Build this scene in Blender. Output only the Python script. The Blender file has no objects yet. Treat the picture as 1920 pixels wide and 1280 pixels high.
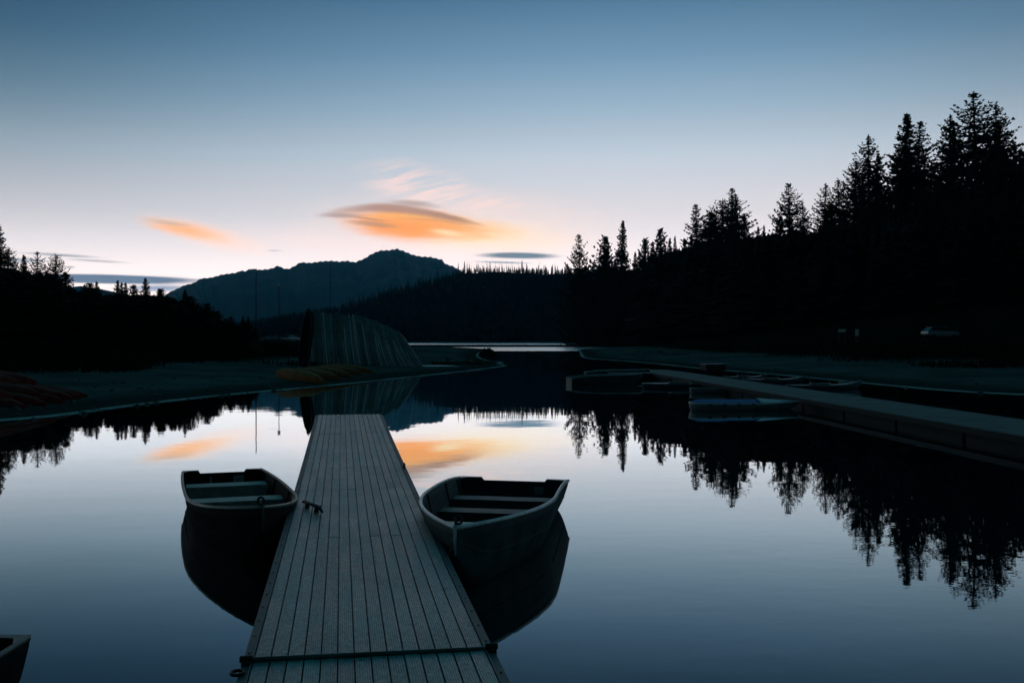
import bpy, math, random
import numpy as np
from mathutils import Vector, Matrix

# ------------------------------------------------------------------ camera
F = 1867.0                     # focal length in pixels of a 1920 px wide frame (35 mm lens)
HC = 1.95                      # eye height above the water
scene = bpy.context.scene
cam = bpy.data.cameras.new("camera")
cam.lens = 35.0; cam.sensor_width = 36.0
cam.clip_start = 0.05; cam.clip_end = 30000
camo = bpy.data.objects.new("camera", cam)
scene.collection.objects.link(camo)
camo.location = (0, 0, HC)
camo.rotation_euler = (math.radians(90) - 3.0 / F, 0, 0)
scene.camera = camo
scene.view_settings.view_transform = 'Standard'
scene.view_settings.look = 'None'
scene.view_settings.exposure = 0.0
scene.view_settings.gamma = 1.0
scene.cycles.max_bounces = 6
scene.cycles.volume_bounces = 0


def lin(r, g, b):
    def c(v):
        v = v / 255.0
        return v / 12.92 if v <= .04045 else ((v + .055) / 1.055) ** 2.4
    return (c(r), c(g), c(b), 1.0)


# ------------------------------------------------------------------ node maths
class S:
    """a socket with arithmetic"""
    def __init__(s, nt, sock): s.nt = nt; s.k = sock
    def _op(s, op, *a, clamp=False):
        n = s.nt.nodes.new('ShaderNodeMath'); n.operation = op; n.use_clamp = clamp
        for i, v in enumerate((s,) + a):
            if isinstance(v, S): s.nt.links.new(v.k, n.inputs[i])
            else: n.inputs[i].default_value = v
        return S(s.nt, n.outputs[0])
    def __add__(s, o): return s._op('ADD', o)
    def __sub__(s, o): return s._op('SUBTRACT', o)
    def __mul__(s, o): return s._op('MULTIPLY', o)
    def __truediv__(s, o): return s._op('DIVIDE', o)
    def sq(s): return s * s
    def fn(s, op, *a): return s._op(op, *a)
    def clamp(s): return s._op('ADD', 0.0, clamp=True)
    def smooth(s, a, b, lo=0.0, hi=1.0):
        n = s.nt.nodes.new('ShaderNodeMapRange'); n.interpolation_type = 'SMOOTHSTEP'
        s.nt.links.new(s.k, n.inputs[0])
        n.inputs[1].default_value = a; n.inputs[2].default_value = b
        n.inputs[3].default_value = lo; n.inputs[4].default_value = hi
        return S(s.nt, n.outputs[0])


def sep(nt, sock):
    n = nt.nodes.new('ShaderNodeSeparateXYZ'); nt.links.new(sock, n.inputs[0])
    return [S(nt, n.outputs[i]) for i in range(3)]


def comb(nt, x, y, z=0.0):
    n = nt.nodes.new('ShaderNodeCombineXYZ')
    for i, v in enumerate((x, y, z)):
        if isinstance(v, S): nt.links.new(v.k, n.inputs[i])
        else: n.inputs[i].default_value = v
    return n.outputs[0]


def noise(nt, vec, scale=1.0, detail=3.0, rough=.5, dist=0.0):
    n = nt.nodes.new('ShaderNodeTexNoise')
    nt.links.new(vec, n.inputs['Vector'])
    n.inputs['Scale'].default_value = scale; n.inputs['Detail'].default_value = detail
    n.inputs['Roughness'].default_value = rough; n.inputs['Distortion'].default_value = dist
    return S(nt, n.outputs[0])


def mix(nt, fac, a, b, mode='MIX'):
    n = nt.nodes.new('ShaderNodeMix'); n.data_type = 'RGBA'; n.blend_type = mode
    if isinstance(fac, S): nt.links.new(fac.k, n.inputs[0])
    else: n.inputs[0].default_value = fac
    for i, v in ((6, a), (7, b)):
        if isinstance(v, tuple): n.inputs[i].default_value = v
        else: nt.links.new(v, n.inputs[i])
    return n.outputs[2]


# ------------------------------------------------------------------ sky (world)
def build_world():
    w = bpy.data.worlds.new("World"); scene.world = w; w.use_nodes = True
    nt = w.node_tree; nt.nodes.clear()
    out = nt.nodes.new('ShaderNodeOutputWorld'); bg = nt.nodes.new('ShaderNodeBackground')
    nt.links.new(bg.outputs[0], out.inputs[0])
    tc = nt.nodes.new('ShaderNodeTexCoord')
    x, y, z = sep(nt, tc.outputs['Generated'])
    # dusk gradient by elevation
    ramp = nt.nodes.new('ShaderNodeValToRGB')
    nt.links.new(z.fn('MAXIMUM', 0.0).k, ramp.inputs[0])
    el = ramp.color_ramp.elements
    stops = [(0.0, (242, 226, 220)), (.045, (242, 228, 225)), (.095, (232, 226, 232)), (.14, (214, 217, 228)),
             (.18, (192, 211, 230)), (.228, (151, 185, 214)), (.277, (110, 152, 188)), (.323, (80, 121, 157)),
             (.38, (50, 98, 128)), (.48, (24, 94, 112)), (.7, (8, 94, 102)), (1.0, (6, 92, 96))]
    while len(el) < len(stops): el.new(.5)
    for e, (p, c) in zip(el, stops): e.position = p; e.color = lin(*c)
    # a little of the physical sky at dusk
    sky = nt.nodes.new('ShaderNodeTexSky'); sky.sky_type = 'NISHITA'; sky.sun_disc = False
    sky.sun_elevation = math.radians(-1.0); sky.sun_rotation = math.radians(0.0)
    col = mix(nt, .010, ramp.outputs[0], sky.outputs[0], 'ADD')
    # brightness falls away from the sunset azimuth
    hl = (x * x + y * y).fn('SQRT').fn('MAXIMUM', .001)
    ca = y / hl                                   # cosine of azimuth from the sunset
    sa = (x / hl)
    br = ca.smooth(-.2, .93, .11, 1.0)
    upw = z.smooth(.02, .3)
    side = (ca.smooth(.86, 1.0, .68, 1.02) - 1.0) * upw + 1.0
    left = (sa.smooth(-.52, .12, .42, 1.0) - 1.0) * upw + 1.0
    col = mix(nt, 1.0, col, comb(nt, br * side * left * ca.smooth(-.2, .9, .5, 1.0), br * side * (left * .80 + .20), br * side * (left * .70 + .30)), 'MULTIPLY')
    # gnomonic coordinates of the sky ahead (towards +Y), in thousandths
    yy = y.fn('MAXIMUM', .2)
    U = x / yy; V = z / yy
    ahead = y.smooth(.25, .4)
    uv = comb(nt, U, V)
    nbig = noise(nt, comb(nt, U * 9.0, V * 38.0), 1.0, 4.0, .55) - .5
    nfine = noise(nt, comb(nt, U * 30.0 + V * 60.0, V * 190.0), 1.0, 5.0, .6) - .5
    nstr = noise(nt, comb(nt, U * 14.0 - V * 10.0, V * 110.0 - U * 22.0), 1.0, 5.0, .6, .4)

    def pu(px): return (px - 960) / F
    def pv(py): return (637 - py) / F

    def ell(px, py, a, b, slope=0.0, curve=0.0, warp=.5, edge=0.0, fine=.25):
        """soft ellipse: centre pixel, half sizes in px; slope dy/dx in the picture, curve lifts the middle"""
        du = U - pu(px)
        dv = V - pv(py) + du * slope + du * du * (curve * F)
        q = (du * (F / a)).sq() + (dv * (F / b)).sq()
        q = q.fn('SQRT') + nbig * warp + nfine * fine
        return q.smooth(edge, 1.0, 1.0, 0.0) * ahead

    def lay(col, m, rgb, alpha): return mix(nt, m * alpha, col, lin(*rgb))
    # broad pink and cream veils around the sunset
    col = lay(col, ell(880, 430, 400, 95, 0.02, 0, .5), (252, 228, 220), .75)
    col = lay(col, ell(600, 455, 260, 50, 0.05, 0, .6), (248, 224, 220), .5)
    wis = nstr.smooth(.38, .60)
    col = lay(col, ell(780, 350, 140, 62, .1, 0, .7) * wis, (252, 228, 226), 1.0)
    col = lay(col, ell(900, 380, 120, 26, .12, 0, .7) * wis, (250, 226, 224), .9)
    # lens cloud with the lit underside
    col = lay(col, ell(890, 440, 230, 42, .06, 0, .5, .05), (255, 228, 196), .95)
    col = lay(col, ell(860, 428, 150, 34, .09, 0, .6, .1), (255, 206, 146), .8)
    col = lay(col, ell(778, 415, 172, 36, .10, .0004, .5, .3, .5), (255, 176, 96), 1.0)
    col = lay(col, ell(760, 432, 135, 30, .06, 0, .5, .1), (255, 160, 70), .95)
    col = lay(col, ell(790, 405, 130, 8, .07, .0009, .3, .1), (255, 186, 96), .9)
    col = lay(col, ell(838, 436, 46, 9, .12, 0, .5, .1), (254, 226, 182), .8)
    col = lay(col, ell(745, 391, 168, 13, .085, .0012, .3, .25, .2), (172, 134, 118), .85)
    col = lay(col, ell(775, 381, 75, 9, .09, .0010, .4, .1), (168, 148, 138), .7)
    col = lay(col, ell(845, 407, 78, 8, .24, .0004, .3, .1), (172, 132, 108), .85)
    col = lay(col, ell(640, 404, 60, 7, .02, 0, .35, .1), (176, 148, 140), .8)
    col = lay(col, ell(700, 420, 66, 8, .10, 0, .7, .1, .4), (186, 138, 104), .75)
    col = lay(col, ell(690, 410, 50, 3, .12, 0, .7, .1, .4), (190, 136, 100), .7)
    col = lay(col, ell(800, 412, 70, 3, .10, 0, .7, .1, .4), (226, 150, 88), .6)
    # small lit streak on the left
    col = lay(col, ell(385, 440, 150, 32, .25, 0, .4, .0), (252, 216, 198), .95)
    col = lay(col, ell(345, 431, 105, 20, .20, 0, .4, .0), (255, 186, 130), 1.0)
    col = lay(col, ell(315, 418, 60, 7, .14, 0, .7, .0, .4), (196, 170, 150), .6)
    # grey lenses low over the right ridge
    col = lay(col, ell(972, 479, 96, 8, .015, .0001, .12, .4, .1), (92, 112, 128), .95)
    col = lay(col, ell(945, 492, 80, 3.5, .03, 0, .25, .1, .2), (120, 136, 150), .8)
    col = lay(col, ell(515, 470, 22, 3, .02, 0, .3, .0, .2), (178, 176, 184), .7)
    # dark bands low on the left
    col = lay(col, ell(110, 478, 110, 4.5, .06, 0, .3, .1, .2), (128, 134, 144), .8)
    col = lay(col, ell(180, 489, 90, 3.5, .06, 0, .3, .1, .2), (150, 150, 158), .7)
    col = lay(col, ell(40, 488, 70, 8, .0, 0, .3, .1, .2), (120, 134, 150), .8)
    col = lay(col, ell(130, 501, 16, 4, .0, 0, .3, .1, .2), (120, 130, 142), .7)
    col = lay(col, ell(190, 523, 240, 11, .02, 0, .12, .55, .15), (74, 94, 120), .95)
    col = lay(col, ell(300, 540, 120, 11, .0, 0, .5, .1, .3), (112, 130, 156), .9)
    col = lay(col, ell(60, 552, 200, 12, .0, 0, .3, .1, .2), (92, 112, 140), .9)
    lift = z.smooth(.01, .24, 1.0, 0.0)
    col = mix(nt, 1.0, col, comb(nt, lift * .06 + 1.0, lift * .34 + 1.0, lift * .60 + 1.0), 'MULTIPLY')
    low = z.smooth(.0, .13, 1.0, 0.0)
    col = mix(nt, 1.0, col, comb(nt, low * .52 + 1.0, low * .44 + 1.0, low * .41 + 1.0), 'MULTIPLY')
    nt.links.new(col, bg.inputs[0])
    bg.inputs[1].default_value = 1.0


build_world()

# ------------------------------------------------------------------ helpers
col_root = scene.collection


def tag(o, label=None, cat=None, group=None, kind=None):
    if label: o['label'] = label
    if cat: o['category'] = cat
    if group: o['group'] = group
    if kind: o['kind'] = kind
    return o


def empty(name, loc=(0, 0, 0), rz=0.0):
    o = bpy.data.objects.new(name, None); col_root.objects.link(o)
    o.location = loc; o.rotation_euler = (0, 0, rz); o.empty_display_size = .2
    return o


def copy_tree(o, parent=None):
    c = o.copy(); col_root.objects.link(c); c.parent = parent
    for ch in [k for k in bpy.data.objects if k.parent == o]:
        copy_tree(ch, c)
    return c


class MB:
    def __init__(s): s.v = []; s.f = []
    def add(s, vs, fs):
        n = len(s.v); s.v += [tuple(v) for v in vs]; s.f += [tuple(i + n for i in f) for f in fs]
    def box(s, x0, x1, y0, y1, z0, z1):
        s.add([(x0, y0, z0), (x1, y0, z0), (x1, y1, z0), (x0, y1, z0), (x0, y0, z1), (x1, y0, z1), (x1, y1, z1), (x0, y1, z1)],
              [(0, 3, 2, 1), (4, 5, 6, 7), (0, 1, 5, 4), (1, 2, 6, 5), (2, 3, 7, 6), (3, 0, 4, 7)])
    def tube(s, pts, r, n=8, caps=True, squash=1.0):
        pts = [Vector(p) for p in pts]
        rr = r if isinstance(r, (list, tuple)) else [r] * len(pts)
        base = len(s.v); up = Vector((0, 0, 1))
        for i, p in enumerate(pts):
            t = (pts[min(i + 1, len(pts) - 1)] - pts[max(i - 1, 0)]).normalized()
            a = up if abs(t.dot(up)) < .9 else Vector((0, 1, 0))
            u = t.cross(a).normalized(); w = u.cross(t)
            for k in range(n):
                an = 2 * math.pi * k / n
                s.v.append(tuple(p + (u * math.cos(an) + w * math.sin(an) * squash) * rr[i]))
        for i in range(len(pts) - 1):
            for k in range(n):
                a = base + i * n + k; b = base + i * n + (k + 1) % n
                s.f.append((a, b, b + n, a + n))
        if caps:
            s.f.append(tuple(base + k for k in range(n))[::-1])
            s.f.append(tuple(base + (len(pts) - 1) * n + k for k in range(n)))
    def build(s, name, mat, parent=None, smooth=None, bevel=0.0):
        me = bpy.data.meshes.new(name); me.from_pydata(s.v, [], s.f); me.update()
        me.materials.append(mat)
        if smooth is not None:
            me.polygons.foreach_set('use_smooth', [True] * len(me.polygons))
            me.set_sharp_from_angle(angle=math.radians(smooth))
        o = bpy.data.objects.new(name, me); col_root.objects.link(o); o.parent = parent
        if bevel:
            m = o.modifiers.new('bevel', 'BEVEL'); m.width = bevel; m.segments = 2; m.limit_method = 'ANGLE'
        return o


def at(px, Y, z=0.0): return ((px - 960) / F * Y, Y, z)
def on(px, py, z): Y = (HC - z) * F / (py - 637); return ((px - 960) / F * Y, Y, z)


# ------------------------------------------------------------------ materials
def mat(name, base, rough=.6, metal=0.0, spread=.25, scale=4.0, bump=0.0, spec=.5, base2=None, stretch=(1, 1, 1)):
    m = bpy.data.materials.new(name); m.use_nodes = True; nt = m.node_tree
    b = nt.nodes['Principled BSDF']
    tc = nt.nodes.new('ShaderNodeTexCoord'); mp = nt.nodes.new('ShaderNodeMapping')
    nt.links.new(tc.outputs['Object'], mp.inputs[0]); mp.inputs['Scale'].default_value = stretch
    n = noise(nt, mp.outputs[0], scale, 5, .6)
    b2 = base2 if base2 else tuple(c * (1 - spread) for c in base)
    b1 = base if base2 else tuple(min(1, c * (1 + spread)) for c in base)
    c = mix(nt, n.smooth(.3, .7), b2 + (1.0,), b1 + (1.0,))
    nt.links.new(c, b.inputs['Base Color'])
    b.inputs['Metallic'].default_value = metal
    nt.links.new((n * .25 + (rough - .12)).clamp().k, b.inputs['Roughness'])
    b.inputs['Specular IOR Level'].default_value = spec
    if bump:
        bp = nt.nodes.new('ShaderNodeBump'); bp.inputs['Strength'].default_value = 1.0; bp.inputs['Distance'].default_value = bump
        n2 = noise(nt, mp.outputs[0], scale * 4, 4, .6)
        nt.links.new(n2.k, bp.inputs['Height']); nt.links.new(bp.outputs[0], b.inputs['Normal'])
    return m


M_foliage = mat('conifer_needles', (.022, .040, .030), .85, spread=.4, scale=.25, spec=.15)
M_bark = mat('conifer_bark', (.045, .035, .028), .9, scale=.5, spec=.15)
M_forest = mat('forest_needles', (.018, .034, .026), .9, spread=.4, scale=.03, spec=.1)
M_alu = mat('weathered_aluminium', (.046, .10, .108), .65, .0, .3, 5.0, .0015, .12)
M_alu_dark = mat('dark_painted_aluminium', (.009, .020, .022), .75, .0, .3, 5.0, .0015, .08)
M_gun = mat('bare_aluminium_rim', (.66, .78, .80), .35, .15, .2, 9.0)
M_gun_dark = mat('dull_green_rim', (.07, .13, .12), .45, .5, .25, 9.0)
M_seat = mat('grey_bench', (.09, .12, .115), .55, .1, .25, 7.0, .001)
M_seat_l = mat('pale_bench', (.60, .62, .58), .6, .1, .2, 7.0, .001)
M_cream = mat('cream_plate', (.82, .80, .66), .5, .0, .12, 9.0)
M_black = mat('black_rubber', (.012, .014, .014), .6, 0, .3, 9.0)
M_rail = mat('dock_rail_metal', (.045, .10, .105), .55, .4, .3, 3.0, .001)
M_pale = mat('pale_galvanised', (.42, .47, .48), .42, .5, .25, 5.0)
M_stackhull = mat('stacked_boat_hull', (.24, .38, .40), .5, .35, .3, 2.5)
M_orange = mat('orange_plastic', (.74, .20, .05), .7, 0, .25, 3.0)
M_yellow = mat('ochre_plastic', (.50, .17, .05), .7, 0, .25, 3.0)
M_red = mat('red_plastic', (.46, .07, .05), .75, 0, .3, 3.0)
M_white = mat('white_vinyl', (.72, .76, .78), .45, 0, .08, 5.0)
M_blue = mat('blue_deck_pad', (.04, .16, .55), .6, 0, .15, 5.0)
M_greyhull = mat('grey_hull', (.16, .20, .21), .45, 0, .2, 4.0)
M_navy = mat('dark_blue_hull', (.05, .085, .12), .4, 0, .2, 4.0)
M_wood = mat('driftwood', (.10, .085, .07), .9, 0, .3, 2.0, .01)
M_carp = mat('car_paint', (.20, .26, .30), .3, .3, .1, 2.0)
M_glass = mat('car_glass', (.01, .013, .015), .08, 0, .1, 2.0)
M_sticker = mat('transom_sticker_sky_tint', (.75, .62, .50), .55, 0, .3, 14.0, base2=(.70, .27, .14))  # transom sticker, with the reflected pink sky put into its pale colour


M_pale2 = mat('worn_hinge_metal', (.10, .17, .17), .6, .2, .3, 4.0)
M_fascia = mat('dark_dock_side', (.012, .024, .026), .8, 0, .3, 2.0)


# deck boards: fine lengthwise ribs, per-board tone, grime
def deck_material():
    m = bpy.data.materials.new('ribbed_deck_board'); m.use_nodes = True; nt = m.node_tree
    b = nt.nodes['Principled BSDF']
    tc = nt.nodes.new('ShaderNodeTexCoord'); obj = tc.outputs['Object']
    x, y, z = sep(nt, obj)
    geo = nt.nodes.new('ShaderNodeNewGeometry')
    rnd = S(nt, geo.outputs['Random Per Island'])
    big = noise(nt, obj, 1.3, 5, .6)
    med = noise(nt, comb(nt, x * 9.0, y * 2.2, z), 1.0, 5, .65)
    fine = noise(nt, comb(nt, x * 60.0, y * 22.0, z), 1.0, 3, .6)
    rib = (x * (2 * math.pi / .0118)).fn('SINE')
    cross = (y * (2 * math.pi / .026)).fn('SINE')
    t = (big - .5) * 1.3 + (med - .5) * 1.9 + (fine - .5) * 1.7 + (rnd - .5) * .34 + rib * .22 + rib * cross * .08
    c = mix(nt, (t + .5).clamp(), (.10, .17, .17, 1), (.50, .62, .62, 1))
    spots = noise(nt, comb(nt, x * 7.0, y * 5.0, z + 3.0), 1.0, 2, .4).smooth(.70, .78)
    c = mix(nt, spots * .55, c, (.05, .06, .06, 1))
    nt.links.new(c, b.inputs['Base Color'])
    nt.links.new((med * .35 + .28).k, b.inputs['Roughness'])
    b.inputs['Specular IOR Level'].default_value = .55
    drop = noise(nt, comb(nt, x * 16.0, y * 13.0, z + 9.0), 1.0, 1, .4).smooth(.765, .79)
    c = mix(nt, drop * .8, c, (.80, .82, .80, 1)); nt.links.new(c, b.inputs['Base Color'])
    bp = nt.nodes.new('ShaderNodeBump'); bp.inputs['Distance'].default_value = .0012
    bp.inputs['Strength'].default_value = .6
    nt.links.new((rib * .7 + cross * rib * .3 + fine * .8).k, bp.inputs['Height'])
    nt.links.new(bp.outputs[0], b.inputs['Normal'])
    return m


M_deck = deck_material()


def ground_material():
    m = bpy.data.materials.new('shore_ground'); m.use_nodes = True; nt = m.node_tree
    b = nt.nodes['Principled BSDF']
    geo = nt.nodes.new('ShaderNodeNewGeometry'); pos = geo.outputs['Position']
    x, y, z = sep(nt, pos)
    n1 = noise(nt, pos, .35, 5, .6); n2 = noise(nt, pos, 3.5, 4, .65); n3 = noise(nt, pos, .05, 4, .6)
    sand = mix(nt, n2, (.11, .165, .165, 1), (.22, .30, .295, 1))
    sand = mix(nt, n1.smooth(.35, .65) * .8, sand, (.07, .11, .105, 1))
    sand = mix(nt, n3.smooth(.40, .62) * .6, sand, (.06, .095, .095, 1))
    wet = mix(nt, n2, (.045, .06, .062, 1), (.075, .095, .095, 1))
    grass = mix(nt, n2, (.006, .016, .010, 1), (.016, .032, .022, 1))
    h = z + (n1 - .5) * .30 + (n2 - .5) * .12
    c = mix(nt, h.smooth(.60, .80), sand, grass)
    c = mix(nt, (z + (n1 - .5) * .06).smooth(.07, .20, 1, 0), c, wet)
    edge_shine = z.smooth(.004, .009) * z.smooth(.022, .032, 1, 0)  # pale waterline band: sky shine at the water's edge painted as colour
    edge_shine = edge_shine * (n2.smooth(.25, .5) * .6 + .4)
    c = mix(nt, edge_shine * n1.smooth(.35, .6, .45, 1.0), c, (.62, .76, .76, 1))
    c = mix(nt, z.smooth(2.6, 6.0), c, (.016, .026, .02, 1))
    nt.links.new(c, b.inputs['Base Color']); b.inputs['Roughness'].default_value = 1.0
    b.inputs['Specular IOR Level'].default_value = 0.0
    bp = nt.nodes.new('ShaderNodeBump'); bp.inputs['Distance'].default_value = .05
    nt.links.new(n2.k, bp.inputs['Height']); nt.links.new(bp.outputs[0], b.inputs['Normal'])
    return m


def water_material():
    m = bpy.data.materials.new('lake_water'); m.use_nodes = True; nt = m.node_tree; nt.nodes.clear()
    out = nt.nodes.new('ShaderNodeOutputMaterial'); mx = nt.nodes.new('ShaderNodeMixShader')
    df = nt.nodes.new('ShaderNodeBsdfDiffuse'); gl = nt.nodes.new('ShaderNodeBsdfGlossy')
    df.inputs['Color'].default_value = (.002, .022, .030, 1)
    gl.inputs['Color'].default_value = (.87, .97, 1, 1)
    geo = nt.nodes.new('ShaderNodeNewGeometry'); pos = geo.outputs['Position']
    x, y, z = sep(nt, pos)
    swell = noise(nt, comb(nt, x * .5, y * .7, 0.0), 1.0, 2, .5)
    rip = noise(nt, comb(nt, x * 2.4, y * 4.5, 0.0), 1.0, 3, .55)
    patch = noise(nt, comb(nt, x * .05, y * .035, 3.0), 1.0, 3, .5)
    calm = patch.smooth(.40, .62, .25, 1.0)
    # a breeze roughens the open lake beyond the narrows
    wind = (y.smooth(168, 180) * y.smooth(262, 285, 1.0, 0.0) + y.smooth(380, 410)).clamp() * noise(nt, comb(nt, x * .03, y * .09, 9.0), 1.0, 3, .5).smooth(.30, .42)
    hgt = swell * .0018 + rip * calm * .00055
    bp = nt.nodes.new('ShaderNodeBump'); bp.inputs['Strength'].default_value = 1.0; bp.inputs['Distance'].default_value = 1.0
    nt.links.new(hgt.k, bp.inputs['Height'])
    for n in (df, gl): nt.links.new(bp.outputs[0], n.inputs['Normal'])
    nt.links.new((wind * .20 + .006).k, gl.inputs['Roughness'])
    fr = nt.nodes.new('ShaderNodeFresnel'); fr.inputs['IOR'].default_value = 1.34; nt.links.new(bp.outputs[0], fr.inputs['Normal'])
    f = S(nt, fr.outputs[0]); fac = f.fn('MAXIMUM', (f - .18) * 2.1 + .26).clamp()
    nt.links.new(fac.k, mx.inputs[0]); nt.links.new(df.outputs[0], mx.inputs[1]); nt.links.new(gl.outputs[0], mx.inputs[2])
    nt.links.new(mx.outputs[0], out.inputs[0])
    return m


def mountain_material():
    m = bpy.data.materials.new('mountain_rock_and_forest'); m.use_nodes = True; nt = m.node_tree
    b = nt.nodes['Principled BSDF']
    geo = nt.nodes.new('ShaderNodeNewGeometry'); pos = geo.outputs['Position']
    x, y, z = sep(nt, pos)
    n = noise(nt, comb(nt, x * .006, y * .006, z * .003), 1.0, 6, .65)
    c = mix(nt, (n + (z - 240.0) * .0012).smooth(.45, .62), (.03, .045, .04, 1), (.085, .09, .088, 1))
    nt.links.new(c, b.inputs['Base Color']); b.inputs['Roughness'].default_value = .95
    b.inputs['Specular IOR Level'].default_value = .1
    return m


# ------------------------------------------------------------------ lake outline and terrain
LAKE = [(-60, -30), (-38, 2), (-22, 14), (-15, 20), (-12.6, 23.0), (-11.3, 25.2), (-11.1, 29.1), (-10.2, 33.7), (-9.4, 36.4), (-7.2, 43.1),
        (-4.4, 54.3), (-1.6, 66), (-.35, 73.6), (-.2, 77), (-1.0, 81), (-.3, 87), (-2.5, 95), (-4.5, 130), (-5.0, 190), (-7, 235), (-34, 290),
        (-130, 340), (-170, 460), (-120, 600), (-20, 640), (60, 600), (70, 420), (40, 300), (18, 225), (13, 200), (9.5, 140), (7.1, 104), (9.8, 92), (11.6, 81),
        (12.3, 68.7), (13.2, 63.3), (14.4, 56.9), (15.3, 48.5), (16.0, 39.6), (17.2, 35.7), (19, 34.5), (30, 31), (45, 12), (45, -25), (0, -34)]


def chaikin(p, n=2):
    for _ in range(n):
        q = []
        for i in range(len(p)):
            a = p[i]; b = p[(i + 1) % len(p)]
            q += [(a[0] * .75 + b[0] * .25, a[1] * .75 + b[1] * .25), (a[0] * .25 + b[0] * .75, a[1] * .25 + b[1] * .75)]
        p = q
    return np.array(p)


LP = chaikin(LAKE)


def shore_dist(x, y):
    """signed distance to the shoreline, positive on land"""
    x = np.asarray(x, float); y = np.asarray(y, float)
    d = np.full(x.shape, 1e9); ins = np.zeros(x.shape, bool)
    for i in range(len(LP)):
        ax, ay = LP[i]; bx, by = LP[(i + 1) % len(LP)]
        dx, dy = bx - ax, by - ay
        t = np.clip(((x - ax) * dx + (y - ay) * dy) / (dx * dx + dy * dy), 0, 1)
        d = np.minimum(d, np.hypot(x - ax - t * dx, y - ay - t * dy))
        c = (ay > y) != (by > y)
        ins ^= c & (x < dx * (y - ay) / (dy if abs(dy) > 1e-9 else 1e-9) + ax)
    return np.where(ins, -d, d)


def ss(a, b, v): t = np.clip((v - a) / (b - a), 0, 1); return t * t * (3 - 2 * t)


def wob(x, y, k=1.0):
    return (np.sin(x * .031 * k + 1.3) * np.cos(y * .027 * k + .4) + .5 * np.sin(x * .083 * k + y * .061 * k) + .3 * np.sin(x * .19 * k - y * .23 * k + 2))


RID_PX = [-3000, 1000, 1060, 1200, 1300, 1400, 1560, 1700, 1920, 2600, 6000]
RID_H = [0, 0, 15, 18, 16, 15, 14, 12, 11, 14, 14]
RID_D = [450, 470, 450, 330, 280, 250, 225, 205, 195, 190, 190]
FAR_PX = [-2000, 100, 330, 440, 500, 580, 640, 700, 760, 800, 850, 880, 1060, 1400, 3000]
FAR_PY = [600, 600, 606, 612, 604, 590, 582, 566, 552, 540, 522, 517, 516, 500, 500]


def ground_h(x, y):
    x = np.asarray(x, float); y = np.asarray(y, float)
    r = np.hypot(x, y); ys = np.maximum(y, 1e-3)
    px = np.where(y > 1, 960 + F * x / ys, np.where(x > 0, 6000, -3000))
    d = shore_dist(x, y)
    land = np.interp(d, [-400, -12, -3, 0, 3, 11, 20, 30, 60, 200], [-6, -1.6, -.35, 0, .17, .55, 1.12, 1.38, 1.62, 1.8])
    cap_right = np.interp(r, [75, 95], [1.45, .45])
    onpen = ss(760, 800, px) * (px < 1000) * (y > 60) * (r < 480)
    land = np.where((onpen > 0) & (d > 0), np.minimum(land, 1.8 + (cap_right - 1.8) * onpen), land)
    land = land + np.where(d > 4, .06 * wob(x, y, 3) * ss(4, 14, d), 0)
    # wooded slope on the right
    H = np.interp(px, RID_PX, RID_H); D = np.interp(px, RID_PX, RID_D)
    hill = H * ss(.62, 1.0, r / D) * ss(8, 60, d) * (1 + .06 * wob(x, y))
    hill = hill + np.where((px > 1000) & (r > D), (r - D) * .02, 0)
    # far ridge across the lake
    FH = (637 - np.interp(px, FAR_PX, FAR_PY)) / F * 950
    far = FH * ss(640, 960, r) * ss(5, 120, d) * (1 + .05 * wob(x, y, .5)) * (1 - .5 * ss(1100, 2500, r))
    far = np.where(y > 0, far, 20 * ss(300, 900, r))
    return land + np.maximum(hill, far) * (d > 0)


def build_terrain():
    ang = np.concatenate([np.linspace(-33, 33, 500), np.linspace(34, 325, 130)])
    ang = np.radians(ang)
    rad = np.concatenate([[0.5, 3, 6, 9, 12], np.geomspace(14, 5600, 300)])
    A, R = np.meshgrid(ang, rad)
    X = R * np.sin(A); Y = R * np.cos(A)
    Z = ground_h(X, Y)
    na = len(ang); nr = len(rad)
    V = np.stack([X, Y, Z], -1).reshape(-1, 3)
    i = np.arange(nr - 1)[:, None] * na; j = np.arange(na)[None, :]; j2 = (j + 1) % na
    Fq = np.stack([i + j, i + j2, i + na + j2, i + na + j], -1).reshape(-1, 4)
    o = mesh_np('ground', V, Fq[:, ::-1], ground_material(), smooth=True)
    o['kind'] = 'structure'
    return o


def mesh_np(name, V, Fc, m, parent=None, smooth=False):
    me = bpy.data.meshes.new(name); k = Fc.shape[1]
    me.vertices.add(len(V)); me.vertices.foreach_set('co', np.ascontiguousarray(V, dtype=np.float32).ravel())
    me.loops.add(Fc.size); me.loops.foreach_set('vertex_index', np.ascontiguousarray(Fc, dtype=np.int32).ravel())
    me.polygons.add(len(Fc)); me.polygons.foreach_set('loop_start', np.arange(0, Fc.size, k, dtype=np.int32))
    me.update(calc_edges=True)
    if smooth: me.polygons.foreach_set('use_smooth', [True] * len(Fc))
    me.materials.append(m)
    o = bpy.data.objects.new(name, me); col_root.objects.link(o); o.parent = parent
    return o


build_terrain()

w = MB(); w.add([(-700, -60, 0), (700, -60, 0), (700, 900, 0), (-700, 900, 0)], [(0, 1, 2, 3)])
w.build('lake', water_material())['kind'] = 'structure'


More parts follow.
